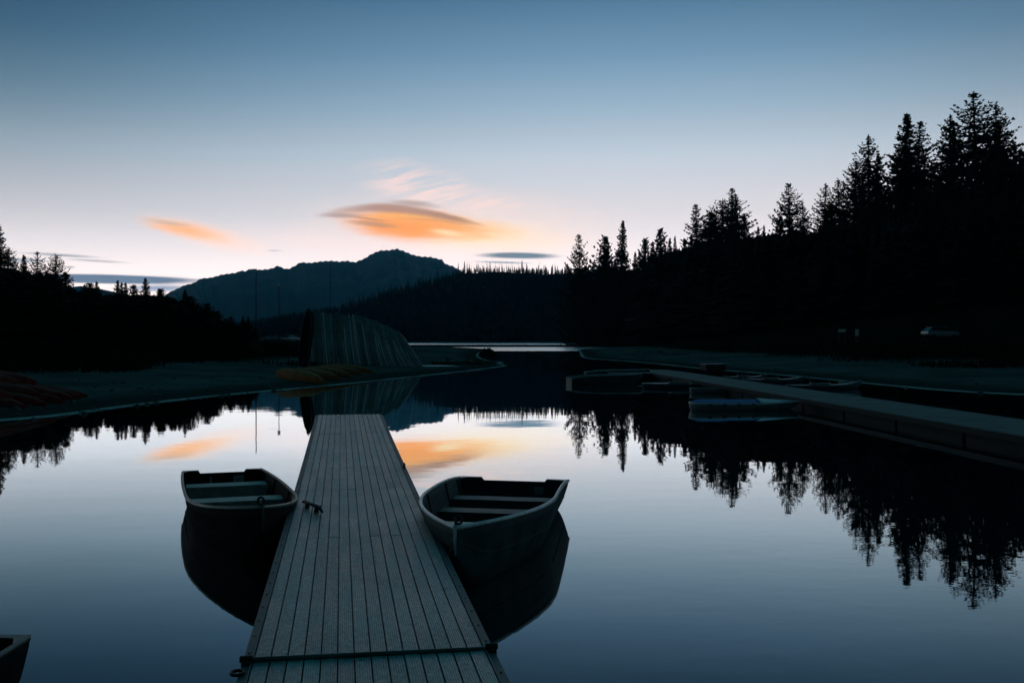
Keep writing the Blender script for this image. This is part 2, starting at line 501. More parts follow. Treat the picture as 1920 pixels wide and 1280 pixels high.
def mountain(name, pts, D, depth, base_py, seed):
    """a ridge with real depth: crest through the given bearings, spurs running down both sides"""
    rng = np.random.default_rng(seed)
    xs = np.array([p[0] for p in pts], float); ysv = np.array([p[1] for p in pts], float)
    U = np.linspace(xs[0], xs[-1], 420); crest = np.interp(U, xs, ysv)
    nv = 60; Vv = np.linspace(-1, 1, 2 * nv + 1)
    ph = rng.uniform(0, 6, 8)
    UU, VV = np.meshgrid(U, Vv)
    dist = D + VV * depth
    Hc = (637 - np.interp(UU, U, crest)) / F * D
    fall = 1 - np.abs(VV) ** 1.15
    gul = sum(np.sin(UU * f + VV * (3 + 2 * k) + ph[k]) * a for k, (f, a) in enumerate([(.045, .35), (.09, .25), (.17, .18), (.33, .1), (.7, .06)]))
    side = np.clip(np.abs(VV) * 4, 0, 1) * np.clip((1 - np.abs(VV)) * 3, 0, 1)
    Z = Hc * np.clip(fall + gul * .14 * side, 0, None) + 3 * (Hc / 300) * np.sin(UU * 1.9 + ph[5]) * (1 - side) * .6
    bend = 60 * gul * side
    X = (UU - 960) / F * dist; Y = dist + bend
    Z = np.where(np.abs(VV) > .999, -5, Z)
    V = np.stack([X, Y, Z], -1).reshape(-1, 3); na = len(U); nr = len(Vv)
    i = np.arange(nr - 1)[:, None] * na; j = np.arange(na - 1)[None, :]
    Fq = np.stack([i + j, i + j + 1, i + na + j + 1, i + na + j], -1).reshape(-1, 4)
    o = mesh_np(name, V, Fq, M_mtn, smooth=True); o['kind'] = 'structure'
    return o


M_mtn = mountain_material()
mountain('mountain', [(150, 640), (240, 600), (290, 566), (317, 547), (335, 539), (345, 534), (362, 530), (377, 521), (392, 520), (402, 518), (415, 514), (430, 512), (444, 510), (452, 506), (458, 508), (470, 503),
          (487, 505), (505, 503.5), (513, 501), (521, 497), (531, 502), (540, 503.6), (552, 498), (563, 491), (581, 492), (604, 489), (622, 488), (636, 489.6),
          (650, 488), (665, 491), (683, 484), (697, 475), (712, 469), (732, 468), (744, 465.5), (759, 470.6), (773, 476.5), (788, 480), (808, 481), (820, 484), (829, 486),
          (835, 494), (849, 498), (858, 503), (880, 515), (960, 545), (1100, 600), (1200, 640)], 4200, 1200, 600, 3)
mountain('hills', [(-300, 590), (-100, 560), (40, 545), (120, 538), (150, 535), (170, 537), (200, 543), (240, 552), (300, 575), (420, 620), (500, 640)], 3400, 600, 600, 7)


# ------------------------------------------------------------------ conifers
def conifer(seed, H, R, kind):
    """trunk and crown arrays; pine: open and clumpy with lifted twigs, fir: dense and narrow, round: full with a blunt top"""
    rng = random.Random(seed)
    t = MB(); lean = rng.uniform(-.02, .02) * H
    def ctr(h): return Vector((lean * (h / H) ** 2, lean * .5 * (h / H), h))
    t.tube([ctr(H * k / 8) for k in range(9)], [max(.04, H * .012 * (1 - k / 8.3)) for k in range(9)], 7)
    V = []; Fc = []
    def needle(p, d, s):
        """a narrow spray of needles"""
        b = (d + Vector((rng.gauss(0, .35), rng.gauss(0, .35), rng.gauss(0, .3)))).normalized() * s * rng.uniform(.7, 1.3)
        c = b.cross(Vector((rng.gauss(0, 1), rng.gauss(0, 1), rng.gauss(0, 1)))).normalized() * s * rng.uniform(.22, .40)
        n = len(V)
        V.extend([tuple(p - b * .35), tuple(p + b * .15 - c), tuple(p + b), tuple(p + b * .15 + c)]); Fc.append((n, n + 1, n + 2, n + 3))
    sect = [rng.uniform(.68, 1.16) for _ in range(7)]
    h = H * .04
    while h < H * .99:
        f = 1 - h / H
        if kind == 'pine': prof = min(1, f * 1.45) ** .70 * R
        elif kind == 'round': prof = min(1, f * 2.0) ** .62 * R
        else: prof = min(1, f * 1.05) ** .88 * R
        nb = 6 if kind != 'fir' else 8
        a0 = rng.uniform(0, 6.28); layer = rng.uniform(.78, 1.12)
        if kind == 'pine' and rng.random() < .16: layer *= .6; nb -= 2
        for k in range(nb):
            an = a0 + k * 6.283 / nb + rng.uniform(-.35, .35)
            L = max(.14, prof * layer * rng.uniform(.62, 1.12) * sect[int((an % 6.283) / 6.283 * 6.99)])
            drop = (-.34 if kind == 'fir' else -.16) * L; up = L * (.34 if kind != 'fir' else .22) + (.35 * L if f < .35 else 0) * (1 - f)
            dv = Vector((math.cos(an), math.sin(an), 0)); sd = Vector((-dv.y, dv.x, 0)); base = ctr(min(H * .99, h + H * .012 * rng.uniform(-1, 1)))
            if rng.random() < .07: L *= .45
            if rng.random() < .06: L *= 1.22
            n = max(2, int(L / .30))
            pts = [base + dv * (L * q / n) + Vector((0, 0, drop * math.sin(q / n * 2.2) + up * (q / n) ** 3)) for q in range(n + 1)]
            if L > 1.2: t.tube([pts[0], pts[n // 2], pts[-1]], [max(.02, L * .013), .03, .015], 4, False)
            for q in range(0, n + 1):
                u = q / n; wd = L * .17 * math.sin(min(1.0, .15 + u) * 2.7) + .10
                tip = (pts[max(q, 1)] - pts[max(q, 1) - 1]).normalized()
                for _ in range(5 if f > .25 else 4):
                    off = rng.uniform(-1, 1)
                    p = pts[q] + sd * off * wd + Vector((0, 0, rng.uniform(-.12, .16)))
                    s = rng.uniform(.30, .52) * (.6 + .4 * min(1, f * 4))
                    needle(p, tip * .9 + sd * off * .7 + Vector((0, 0, .35 if u > .5 else .05)), s)
        h += (H * .0165 if kind == 'fir' else H * .0215) * rng.uniform(.75, 1.25)
    for k in range(14):
        u = rng.random(); hh = H * (1 - .04 * u); a = rng.uniform(0, 6.28)
        needle(ctr(hh), Vector((math.cos(a) * .7 * u, math.sin(a) * .7 * u, 1.1)), .18 + .25 * u)
    return t, np.array(V, float), np.array(Fc, int)


TREES = []
for (sd, H, R, kd, nm) in ((1, 34, 5.6, 'pine', 'pine_tree'), (2, 34, 4.9, 'pine', 'pine_tree'), (3, 34, 5.4, 'round', 'pine_tree'), (4, 34, 5.0, 'fir', 'fir_tree'),
                           (5, 34, 4.2, 'fir', 'fir_tree'), (6, 34, 4.6, 'pine', 'pine_tree'), (7, 18, 3.3, 'round', 'pine_tree'), (8, 18, 3.0, 'pine', 'pine_tree')):
    t, V, Fc = conifer(sd, H, R, kd)
    o = empty(nm)
    t.build('trunk', M_bark, o, 60)
    mesh_np('crown', V, Fc, M_foliage, o)
    TREES.append((o, H, [0]))


def plant_tree(i, loc, height, rz, label, group, wide=1.0):
    o, H, used = TREES[i]
    if used[0]: o = copy_tree(o)
    used[0] = 1
    s = height / H
    o.location = loc; o.rotation_euler = (0, 0, rz); o.scale = (s * wide, s * wide, s)
    tag(o, label, 'tree', group)
    return o


rt = random.Random(11)
# skyline trees on the right slope: top pixel, distance, prototype, width factor, label
DPX = [1050, 1165, 1310, 1482, 1692, 1834, 1925]; DD = [330, 315, 262, 205, 190, 172, 168]
SKY = [
    (1089, 440, 1, 1.15, 'lone airy pine farthest left on the right-hand ridge, sky around it'),
    (1131, 444, 7, 1.0, 'slim pine forming the left half of a close pair on the ridge'),
    (1139, 443, 1, .8, 'slim pine forming the right half of a close pair on the ridge'),
    (1165, 413, 3, 1.0, 'pointed dense fir just right of the close pair of pines'),
    (1190, 471, 4, .9, 'tiny conifer at the right foot of the pointed dense fir'),
    (1200, 468, 4, .9, 'tiny narrow conifer between the pointed fir and the small trio'),
    (1212, 448, 7, .9, 'small pine at the left of the trio mid ridge'),
    (1223, 451, 4, 1.0, 'thin see-through conifer in the middle of the small trio'),
    (1241, 430, 7, .9, 'tallest pine of the small trio mid ridge'),
    (1256, 447, 4, .9, 'short conifer beside the thin spire on the mid ridge'),
    (1265, 441, 4, .6, 'very thin spire standing before the rise of the ridge'),
    (1283, 449, 4, .8, 'stubby little conifer left of the broad-based pine'),
    (1310, 382, 1, 1.3, 'broad-based pine with a sharp tip left of the tight clump'),
    (1328, 398, 7, 1.0, 'shorter pine leaning against the broad-based pine'),
    (1337, 402, 1, .8, 'thin pine between the broad-based pine and the tight clump'),
    (1355, 372, 2, .9, 'left rounded pine of the tight clump of three'),
    (1371, 354, 1, .9, 'tallest middle pine of the tight clump of three'),
    (1384, 362, 5, 1.3, 'right pine of the tight clump, its side sloping down steeply'),
    (1398, 400, 3, .8, 'low fir at the right foot of the tight clump'),
    (1421, 423, 4, .6, 'first tiny spire in the gap of the skyline'),
    (1433, 421, 4, .6, 'second tiny spire in the gap of the skyline, just left of the airy pine'),
    (1481, 345, 0, 1.0, 'airy rounded pine with bright gaps standing apart at the gap'),
    (1508, 378, 5, .9, 'smaller pine at the right shoulder of the airy rounded pine'),
    (1460, 405, 7, .8, 'low sparse pine at the left foot of the airy rounded pine'),
    (1544, 343, 5, 1.0, 'narrow upright pine standing alone left of the tall group'),
    (1556, 386, 7, .9, 'short pine at the right foot of the narrow upright pine'),
    (1576, 338, 1, .9, 'sparse pine at the left edge of the tall group'),
    (1601, 301, 2, .8, 'blunt pine stepping up beside the sparse edge pine'),
    (1628, 254, 5, 1.1, 'sharp-topped pine left of the big dense fir'),
    (1643, 288, 3, .9, 'fir tucked between the sharp-topped pine and the big dense fir'),
    (1692, 214, 3, 1.25, 'big dense fir with a rounded crown, second tallest group'),
    (1715, 230, 1, 1.1, 'airy pine with upswept limbs behind the big dense fir'),
    (1740, 290, 1, 1.0, 'pine with bare upswept branch tips above the notch'),
    (1762, 340, 7, 1.0, 'low pine filling the notch between the two tall groups'),
    (1785, 213, 5, 1.0, 'slender pine on the left flank of the tallest tree'),
    (1795, 228, 1, .9, 'second slender pine hard against the tallest tree'),
    (1834, 171, 0, 1.15, 'tallest pine of all, with a wide layered open crown'),
    (1865, 195, 5, 1.1, 'pointed pine just right of the tallest pine'),
    (1883, 230, 1, .9, 'sparse pine with lifted twigs right of the pointed pine'),
    (1896, 266, 3, 1.0, 'lower fir descending toward the right edge'),
    (1911, 276, 4, 1.1, 'narrow fir nearly at the right edge of the picture'),
    (1926, 285, 3, 1.0, 'fir cut by the right edge of the picture'),
]
for (px, py, k, wd, lab) in SKY:
    D = float(np.interp(px, DPX, DD)) * rt.uniform(.97, 1.03)
    x = (px - 960) / F * D; g = float(ground_h(x, D))
    H = HC + (637 - py) / F * D - g
    plant_tree(k, (x, D, g - .3), H + .3, rt.uniform(0, 6.28), lab, 'conifers along the right-hand ridge', wd * (1.4 if D > 250 else 1.8) * (2.0 if H < 9 else 1.0))
# second row inside the mass, under the skyline
MASS_PX = [1060, 1080, 1130, 1200, 1260, 1300, 1390, 1450, 1530, 1570, 1600, 1640, 1680, 1740, 1760, 1800, 1850, 1900, 1960]
MASS_PY = [508, 502, 490, 480, 462, 456, 438, 432, 430, 420, 412, 405, 392, 402, 410, 385, 370, 372, 375]
for q in range(90):
    px = rt.uniform(1560, 1960) if q < 66 else rt.uniform(1270, 1560)
    D = float(np.interp(px, DPX, DD)) * rt.uniform(.84, .99)
    py = float(np.interp(px, MASS_PX, MASS_PY)) + (rt.uniform(-48, 40) if px > 1600 else rt.uniform(0, 60))
    x = (px - 960) / F * D; g = float(ground_h(x, D)); H = HC + (637 - py) / F * D - g
    plant_tree(rt.choice((0, 2, 3, 3, 4, 5)), (x, D, g - .3), H + .3, rt.uniform(0, 6.28),
               'dark conifer merging into the black wooded slope below the skyline', 'conifers merging into the black slope', rt.uniform(1.2, 1.7))

# skyline trees on the left
LEFT = [(-12, 440, 3, 1.0, 96, 'big dark fir cut by the left edge of the picture'),
        (1, 420, 3, 1.0, 96, 'tallest fir at the far left edge, its tip highest'),
        (18, 462, 2, .9, 96, 'broad tree stepping down from the tallest left fir'),
        (30, 500, 2, 1.0, 96, 'low rounded tree beside the tallest left fir'),
        (46, 477, 4, 1.1, 96, 'first pointed conifer of the left trio'),
        (67, 472, 0, 1.0, 96, 'open-crowned pine in the middle of the left trio'),
        (104, 476, 2, 1.0, 97, 'heavy blunt conifer at the right of the left trio'),
        (122, 512, 7, 1.0, 97, 'small tree on the right shoulder of the heavy blunt conifer'),
        (166, 531, 6, 1.0, 97, 'low bushy pine left of the thin upright one on the left shore'),
        (182, 527, 4, .9, 96, 'thin upright conifer on the left shore skyline'),
        (219, 525, 3, .9, 94, 'pointed conifer left of the twin tips on the left shore'),
        (228, 529, 4, .9, 94, 'left one of twin tips on the left shore skyline'),
        (235, 529, 4, .9, 93, 'right one of twin tips on the left shore skyline'),
        (250, 535, 7, 1.0, 92, 'small blunt conifer before the tallest mid-left spire'),
        (276, 521, 3, 1.1, 91, 'tallest mid-left spire with a wider base'),
        (296, 540, 4, 1.0, 90, 'small conifer just right of the mid-left spire'),
        (304, 542, 7, 1.0, 90, 'second small conifer right of the mid-left spire'),
        (349, 543, 3, 1.0, 85, 'pointed conifer standing against the blue mountain foot'),
        (358, 556, 6, 1.1, 84, 'rounded tree at the right of the conifer by the mountain foot'),
        (388, 569, 6, 1.1, 81, 'rounded tree descending the left wood towards the masts'),
        (404, 584, 6, 1.1, 80, 'lower rounded tree descending the left wood'),
        (432, 594, 7, 1.1, 79, 'low tree near the end of the left wood'),
        (455, 592, 4, 1.0, 78, 'tiny conifer left of the tall thin mast'),
        (466, 592, 4, 1.0, 78, 'tiny conifer nearest the foot of the tall thin mast')]
for (px, py, k, wd, D, lab) in LEFT:
    x = (px - 960) / F * D; g = float(ground_h(x, D)); H = HC + (637 - py) / F * D - g
    plant_tree(k, (x, D, g - .3), H + .3, rt.uniform(0, 6.28), lab, 'trees of the wood on the left shore', wd * (2.1 if H < 7.5 else 1.6))


# small crest trees across the lake, one mesh each
def tiny_conifer(seed, kind):
    rng = random.Random(seed); m = MB(); H = 20.0
    m.tube([(0, 0, 0), (0, 0, H)], [.28, .08], 5)
    if kind == 'snag':
        for _ in range(9):
            h = rng.uniform(.3, .95) * H; a = rng.uniform(0, 6.28); L = rng.uniform(.5, 1.6)
            m.tube([(0, 0, h), (math.cos(a) * L, math.sin(a) * L, h + rng.uniform(-.3, .5))], [.08, .03], 3, False)
        return m
    R = 2.6
    for k in range(22):
        h = H * (.1 + .9 * k / 22); f = 1 - k / 22.5; r = R * f ** .8
        for q in range(7):
            a = rng.uniform(0, 6.28); L = r * rng.uniform(.6, 1.15); wv = r * .4 + .12
            c, s = math.cos(a), math.sin(a)
            m.add([(0, 0, h + .8), (c * L * .7 - s * wv, s * L * .7 + c * wv, h + .1), (c * L, s * L, h - .35 + rng.uniform(-.1, .5)), (c * L * .7 + s * wv, s * L * .7 - c * wv, h + .1)],
                  [(0, 1, 2, 3)])
    return m


TINY = [tiny_conifer(20 + i, 'fir') for i in range(4)]
TINY_O = []
for m in TINY:
    o = m.build('fir_tree', M_foliage); TINY_O.append([o, False])
SNAG = []
for i in range(3):
    SNAG.append([tiny_conifer(40 + i, 'snag').build('dead_tree', M_bark), False])
CREST_PX = [640, 700, 740, 780, 820, 850, 870, 885, 960, 1000, 1070]
CREST_PY = [568, 549, 538, 527, 513, 506, 498, 499, 502, 500, 500]


def crest_tree(px, py, D, pool, lab, cat, group, wide=1.0, Hreal=None):
    rec = rt.choice(pool); o = rec[0]
    if rec[1]: o = o.copy(); col_root.objects.link(o)
    rec[1] = True
    x = (px - 960) / F * D; g = float(ground_h(x, D)); top = HC + (637 - py) / F * D
    H = max(top - g, 7); z = g
    o.location = (x, D, z); s = H / 20.0
    o.scale = (s * wide, s * wide, s); o.rotation_euler = (0, 0, rt.uniform(0, 6.28)); tag(o, lab, cat, group)


for q in range(92):
    px = rt.uniform(650, 1070)
    base = float(np.interp(px, CREST_PX, CREST_PY))
    py = base - abs(rt.gauss(0, 4.6)) + 1
    if 868 < px < 882: py -= 4
    crest_tree(px, py, rt.uniform(925, 985), TINY_O, 'tiny conifer spiking from the crest of the far ridge', 'tree', 'tiny conifers along the crest of the far ridge', rt.uniform(.8, 1.4))
for q, px in enumerate((884, 893, 897, 904, 912, 919, 925, 929, 937, 941, 945, 950, 960, 972, 1012, 1040)):
    crest_tree(px, 497 - rt.uniform(0, 9), rt.uniform(930, 960), SNAG, 'thin bare trunk among the conifers on the far ridge crest', 'dead tree',
               'bare dead trunks on the far ridge crest', 1.2)


# woods that read as one mass
def low_tree(seed, R=.16):
    rng = np.random.default_rng(seed); V = []; T = []
    for k in range(16):
        h = .06 + .92 * k / 16; f = 1 - k / 16.5; r = R * f ** .8
        for q in range(5):
            a = rng.uniform(0, 6.28); L = r * rng.uniform(.65, 1.15); wv = r * .55 + .006; c, s = math.cos(a), math.sin(a); n = len(V)
            V += [(0, 0, h + .06), (c * L * .7 - s * wv, s * L * .7 + c * wv, h), (c * L, s * L, h - .02 + rng.uniform(-.01, .03)), (c * L * .7 + s * wv, s * L * .7 - c * wv, h)]
            T += [(n, n + 1, n + 2, n + 3)]
    return np.array(V), np.array(T)


LOW = [low_tree(i) for i in range(6)]


def wood(name, n, rnd_pos, top_fn, lab, cat='forest', hmin=4, hmax=22, wide=(.8, 1.3)):
    rng = np.random.default_rng(len(name) + n)
    px, D = rnd_pos(rng, n); x = (px - 960) / F * D
    g = ground_h(x, D); d = shore_dist(x, D)
    top = HC + (637 - (top_fn(px) + (1 + 34 * rng.uniform(0, 1, n) ** 1.5))) / F * D
    H = np.clip(top - g, hmin, hmax)
    Vs = []; Fs = []; off = 0
    for i in range(n):
        if d[i] < 7 or H[i] < hmin * .7: continue
        V, T = LOW[i % 6]; a = rng.uniform(0, 6.28); c, s = math.cos(a), math.sin(a); w_ = H[i] * rng.uniform(*wide)
        Vs.append(np.stack([(V[:, 0] * c - V[:, 1] * s) * w_ + x[i], (V[:, 0] * s + V[:, 1] * c) * w_ + D[i], V[:, 2] * H[i] + g[i]], -1))
        Fs.append(T + off); off += len(V)
    o = mesh_np(name, np.concatenate(Vs), np.concatenate(Fs), M_forest)
    tag(o, lab, cat, kind='stuff')


wood('forest', 2200, lambda r, n: ((p := r.uniform(1010, 2200, n)), np.interp(p, RID_PX, RID_D) * r.uniform(.72, 1.12, n)),
     lambda p: np.interp(p, MASS_PX, MASS_PY), 'black mass of conifers covering the right-hand slope', wide=(1.2, 1.9), hmax=32)
wood('forest', 2600, lambda r, n: (r.uniform(300, 1180, n), r.uniform(655, 975, n)),
     lambda p: np.interp(p, [300, 440, 500, 580] + CREST_PX, [600, 604, 592, 577] + CREST_PY), 'dark wood covering the far ridge across the lake', hmin=5, hmax=16, wide=(1.0, 1.5))
wood('forest', 1500, lambda r, n: ((p := r.uniform(-300, 480, n)), np.interp(p, [0, 160, 300, 400, 470], [98, 96, 90, 79, 77]) * r.uniform(.86, 1.45, n)),
     lambda p: np.interp(p, [-250, 0, 30, 100, 130, 160, 210, 280, 320, 345, 370, 410, 440, 470], [480, 500, 502, 508, 538, 547, 548, 548, 553, 562, 582, 596, 606, 613]),
     'low dark wood along the left shore', hmin=1.2, hmax=12, wide=(1.8, 3.2))


# ------------------------------------------------------------------ rowboats
def rowboat(name, L, B, T, zb, zm, zt, kx, seats, seat_z, mh, mg, ms, bow_plate=True, mbow=None, bench_d=.24, rim=.0165):
    """local frame: origin at the transom on the waterline, +Y to the bow"""
    root = empty(name)
    NS = 30
    def hw(s):       # s from the bow (0) to the transom (1)
        return B * (1 - (1 - min(s / .5, 1)) ** kx) if s < .5 else B + (T - B) * ((s - .5) / .5) ** 2
    def sheer(s): return zm + (zb - zm) * (1 - s / .5) ** 2 if s < .5 else zm + (zt - zm) * ((s - .5) / .5) ** 2
    def keel(s): return -.11 + (sheer(0) - .16 + .11) * max(0, 1 - s / .16) ** 2.2 + .04 * s
    prof = [(1.0, 1.0), (.975, .84), (.947, .70), (.918, .56), (.888, .43), (.85, .31), (.80, .19), (.70, .08), (.36, .02), (0.0, 0.0)]
    ss_ = [0.0, .01, .025, .05, .08] + [.08 + .92 * (k / (NS - 5)) for k in range(1, NS - 4)]
    m = MB(); rows = []
    for s in ss_:
        wv = max(hw(s), .004); zt_, zk = sheer(s), keel(s); row = []
        for sg in (1, -1):
            pr = prof if sg == 1 else prof[-2::-1]
            for fx, fz in pr:
                vee = max(0, 1 - s / .45)
                fx2 = fx - vee * .35 * (1 - fz) * fx
                row.append((sg * wv * fx2, (1 - s) * L, zk + (zt_ - zk) * fz))
        rows.append(row)
    n = len(rows[0]); vs = [p for r in rows for p in r]; fs = []
    for i in range(len(rows) - 1):
        for k in range(n - 1):
            a = i * n + k; fs.append((a, a + n, a + n + 1, a + 1))
    m.add(vs, fs)
    hull = m.build('hull', mh, root, 35)
    so = hull.modifiers.new('thick', 'SOLIDIFY'); so.thickness = .010; so.offset = 0.0
    # transom, lowered in the middle
    zk = keel(1.0); zt_ = sheer(1.0)
    half = [(fx * T, zk + (zt_ - zk) * fz) for fx, fz in prof]
    outl = [(x_, z_) for x_, z_ in half] + [(-x_, z_) for x_, z_ in half[-2::-1]]
    outl += [(-.97 * T, zt_ + .012), (-.60 * T, zt_ + .012), (-.56 * T, zt_ - .016), (.56 * T, zt_ - .016), (.60 * T, zt_ + .012), (.97 * T, zt_ + .012)]
    tm = MB(); k = len(outl)
    tm.add([(x_, -.028, z_) for x_, z_ in outl] + [(x_, .008, z_) for x_, z_ in outl],
           [tuple(range(k)), tuple(range(2 * k - 1, k - 1, -1))] + [(i, i + k, (i + 1) % k + k, (i + 1) % k) for i in range(k)])
    tr = tm.build('transom', mh, root)
    # transom knees and corner plates
    kn = MB()
    for cx in (-.14, .14): kn.box(cx - .012, cx + .012, .007, .05, .10, zt_ - .06)
    kn.build('transom_stiffener', ms, tr)
    for sg in (1, -1):
        pl = MB(); zz = zt_ + .016
        pl.add([(sg * T * 1.0, -.035, zz), (sg * T * .60, -.035, zz), (sg * T * .60, .012, zz), (sg * T * .86, .03, zz), (sg * T * .985, .15, zz + .004)], [(0, 1, 2, 3, 4)])
        o = pl.build('corner_plate', mg, root); q = o.modifiers.new('t', 'SOLIDIFY'); q.thickness = .006
    hp = MB(); hp.box(-.55 * T - .0, -.55 * T + .11, .008, .022, .17, .26); hp.build('transom_pad', M_pale, tr)
    # rim: one rolled tube round the sheer
    g = MB(); pts = []
    dense = [0.0, .006, .015, .03, .05] + [.05 + .95 * k / 34 for k in range(1, 35)]
    for s in reversed(dense): pts.append((hw(s), (1 - s) * L, sheer(s) + .006))
    for s in dense[1:]: pts.append((-hw(s), (1 - s) * L, sheer(s) + .006))
    g.tube(pts, rim, 8, True, 1.15)
    g.build('gunwale', mg, root, 70)
    # floor plates above the bilge
    fl = MB(); fv = []; ff = []
    zf = .05
    sts = [.14 + .85 * k / 12 for k in range(13)]
    for s in sts:
        zt2, zk2 = sheer(s), keel(s); fr = (zf - zk2) / (zt2 - zk2)
        fx = float(np.interp(fr, [0, .02, .08, .31, .56, .84, 1], [0, .36, .70, .85, .918, .975, 1])); fx -= max(0, 1 - s / .45) * .35 * (1 - fr) * fx
        ww = hw(s) * fx - .012
        fv += [(-ww, (1 - s) * L, zf), (ww, (1 - s) * L, zf)]
    for i in range(12): ff.append((2 * i, 2 * i + 1, 2 * i + 3, 2 * i + 2))
    fl.add(fv, ff); fo = fl.build('floor', mh, root); q = fo.modifiers.new('t', 'SOLIDIFY'); q.thickness = .008
    # benches with boxed fronts
    for s in seats:
        b = MB(); yc = (1 - s) * L; zz = seat_z
        ds = bench_d / 2 / L
        def wat(s2, z):
            zt2, zk2 = sheer(s2), keel(s2); fr = (z - zk2) / (zt2 - zk2)
            fx = float(np.interp(fr, [0, .02, .08, .31, .56, .84, 1], [0, .36, .70, .85, .918, .975, 1])); fx -= max(0, 1 - s2 / .45) * .35 * (1 - fr) * fx
            return hw(s2) * fx - .010
        v = []
        for yy_, s2 in ((yc - bench_d / 2, s + ds), (yc + bench_d / 2, s - ds)):
            for z in (zf + .006, zz): v += [(-wat(s2, z), yy_, z), (wat(s2, z), yy_, z)]
        b.add(v, [(0, 1, 3, 2), (5, 4, 6, 7), (2, 3, 7, 6), (0, 2, 6, 4), (3, 1, 5, 7)])
        # top lip
        w1 = min(wat(s + ds, zz), wat(s - ds, zz)) - .004
        b.box(-w1, w1, yc - bench_d / 2 - .012, yc + bench_d / 2 + .012, zz + .002, zz + .024)
        b.build('seat', ms, root, None, .003)
    # inner ribs
    for s in (.36, .5, .74, .92):
        zt2, zk2 = sheer(s), keel(s); pp = []
        for fx, fz in prof[:8]:
            fx2 = fx - max(0, 1 - s / .45) * .35 * (1 - fz) * fx
            pp.append((fx2 * hw(s) - .012, zk2 + (zt2 - zk2) * fz))
        for sg in (1, -1):
            r = MB(); r.tube([(sg * a, (1 - s) * L, z - .004) for a, z in pp], .009, 4); r.build('rib', mh, root)
    # spray rails outside
    for sg in (1, -1):
        for fi in (3,):
            r = MB(); fx, fz = prof[fi]; pp = []
            for s in (.03, .07, .12, .2, .3, .4, .55, .7, .85, .99):
                zt2, zk2 = sheer(s), keel(s); fx2 = fx - max(0, 1 - s / .45) * .35 * (1 - fz) * fx
                pp.append((sg * (fx2 * hw(s) + .007), (1 - s) * L, zk2 + (zt2 - zk2) * fz))
            r.tube(pp, .006, 5); r.build('spray_rail', mh, root, 60)
    if bow_plate:
        p = MB(); s1 = .075; z0 = sheer(0) + .012
        p.add([(0, L * .998, z0), (hw(.03) * .9, L * .97, sheer(.03) + .012), (hw(s1) * .93, L * (1 - s1), sheer(s1) + .012), (-hw(s1) * .93, L * (1 - s1), sheer(s1) + .012), (-hw(.03) * .9, L * .97, sheer(.03) + .012)],
              [(0, 4, 3, 2, 1)])
        o = p.build('bow_plate', mbow or M_cream, root); q = o.modifiers.new('t', 'SOLIDIFY'); q.thickness = .006
        rg = MB(); c = Vector((0, L * .965, z0 + .03))
        rg.tube([c + Vector((math.cos(a) * .026, 0, math.sin(a) * .032)) for a in [k * 2 * math.pi / 12 for k in range(13)]], .011, 6, False)
        rg.tube([c + Vector((0, 0, -.045)), c + Vector((0, 0, -.02))], .018, 8)
        rg.build('bow_ring', M_black, root, 60)
        hd = MB(); hd.tube([(0, L + .004, z0 - .01), (0, L + .02, z0 - .10), (0, L - .01, z0 - .22)], [.012, .012, .008], 6)
        hd.build('stem_band', mg, root, 60)
    return root


def pose_boat(o, bx, by, a, L, heel=0.0, z=0.0):
    """bow position and the heading of the bow-to-transom axis measured from +Y"""
    o.location = (bx + L * math.sin(a), by + L * math.cos(a), z)
    o.rotation_euler = (0, heel, math.pi - a)


RB = rowboat('rowboat', 3.933, .629, .629, .505, .46, .332, 1.86, (.30, .60, .80), .215, M_alu, M_gun, M_seat)
pose_boat(RB, -.439, 7.622, .117, 3.933, -.012)
tag(RB, 'aluminium rowboat with a pale rim and dark benches, moored right of the dock', 'rowboat')
LB = rowboat('rowboat', 4.169, .534, .47, .513, .346, .315, 2.35, (.30, .57, .85), .215, M_alu_dark, M_gun_dark, M_seat_l, True, M_alu_dark, .28)
pose_boat(LB, -2.129, 8.491, -.362, 4.169, -.005)
tag(LB, 'dark rowboat with pale grey benches, moored left of the dock', 'rowboat')
CB = copy_tree(LB); CB.location = (-2.646 - .47, 5.44, 0.0); CB.rotation_euler = (0, 0, math.pi)
tag(CB, 'dark rowboat of which only the stern corner shows at the bottom left edge', 'rowboat')
# a rowboat at the head of the far dock
FB = copy_tree(RB); FB.scale = (.85, .85, .85)
ax, ay, _ = on(1068, 720, 0)
FB.location = (ax, ay, 0); FB.rotation_euler = (0, 0, math.radians(-78))
tag(FB, 'low dark rowboat by the platform across the water, its transom pale and orange', 'rowboat')
pn = MB(); pn.box(-.56, .56, -.042, -.032, .0, .33)
pn.build('transom_panel', M_sticker, FB)
FB2 = copy_tree(RB); FB2.scale = (.85, .85, .85)
FB2.location = on(1098, 708, 0); FB2.rotation_euler = (0, 0, math.radians(-86))
tag(FB2, 'second rowboat lying behind the pale-transom rowboat at the far platform', 'rowboat')


# mooring lines
def rope(name, pts, r, m, label):
    b = MB(); b.tube(pts, r, 5); o = b.build(name, m, None, 60); tag(o, label, 'rope'); return o


# ------------------------------------------------------------------ the near dock
DX, DY = -.1714 * 5.1 + .151, 5.1
dock = empty('dock', (DX, DY, 0), math.radians(9.727))
tag(dock, 'long narrow floating dock of ribbed grey boards between the two near rowboats', 'dock')
WD = 1.175; HWD = WD / 2


def dz(y):
    Yw = 5.1 + y * .9856
    return .335 + .165 * max(0, (Yw - 5.1) / 14.2) ** 2.0


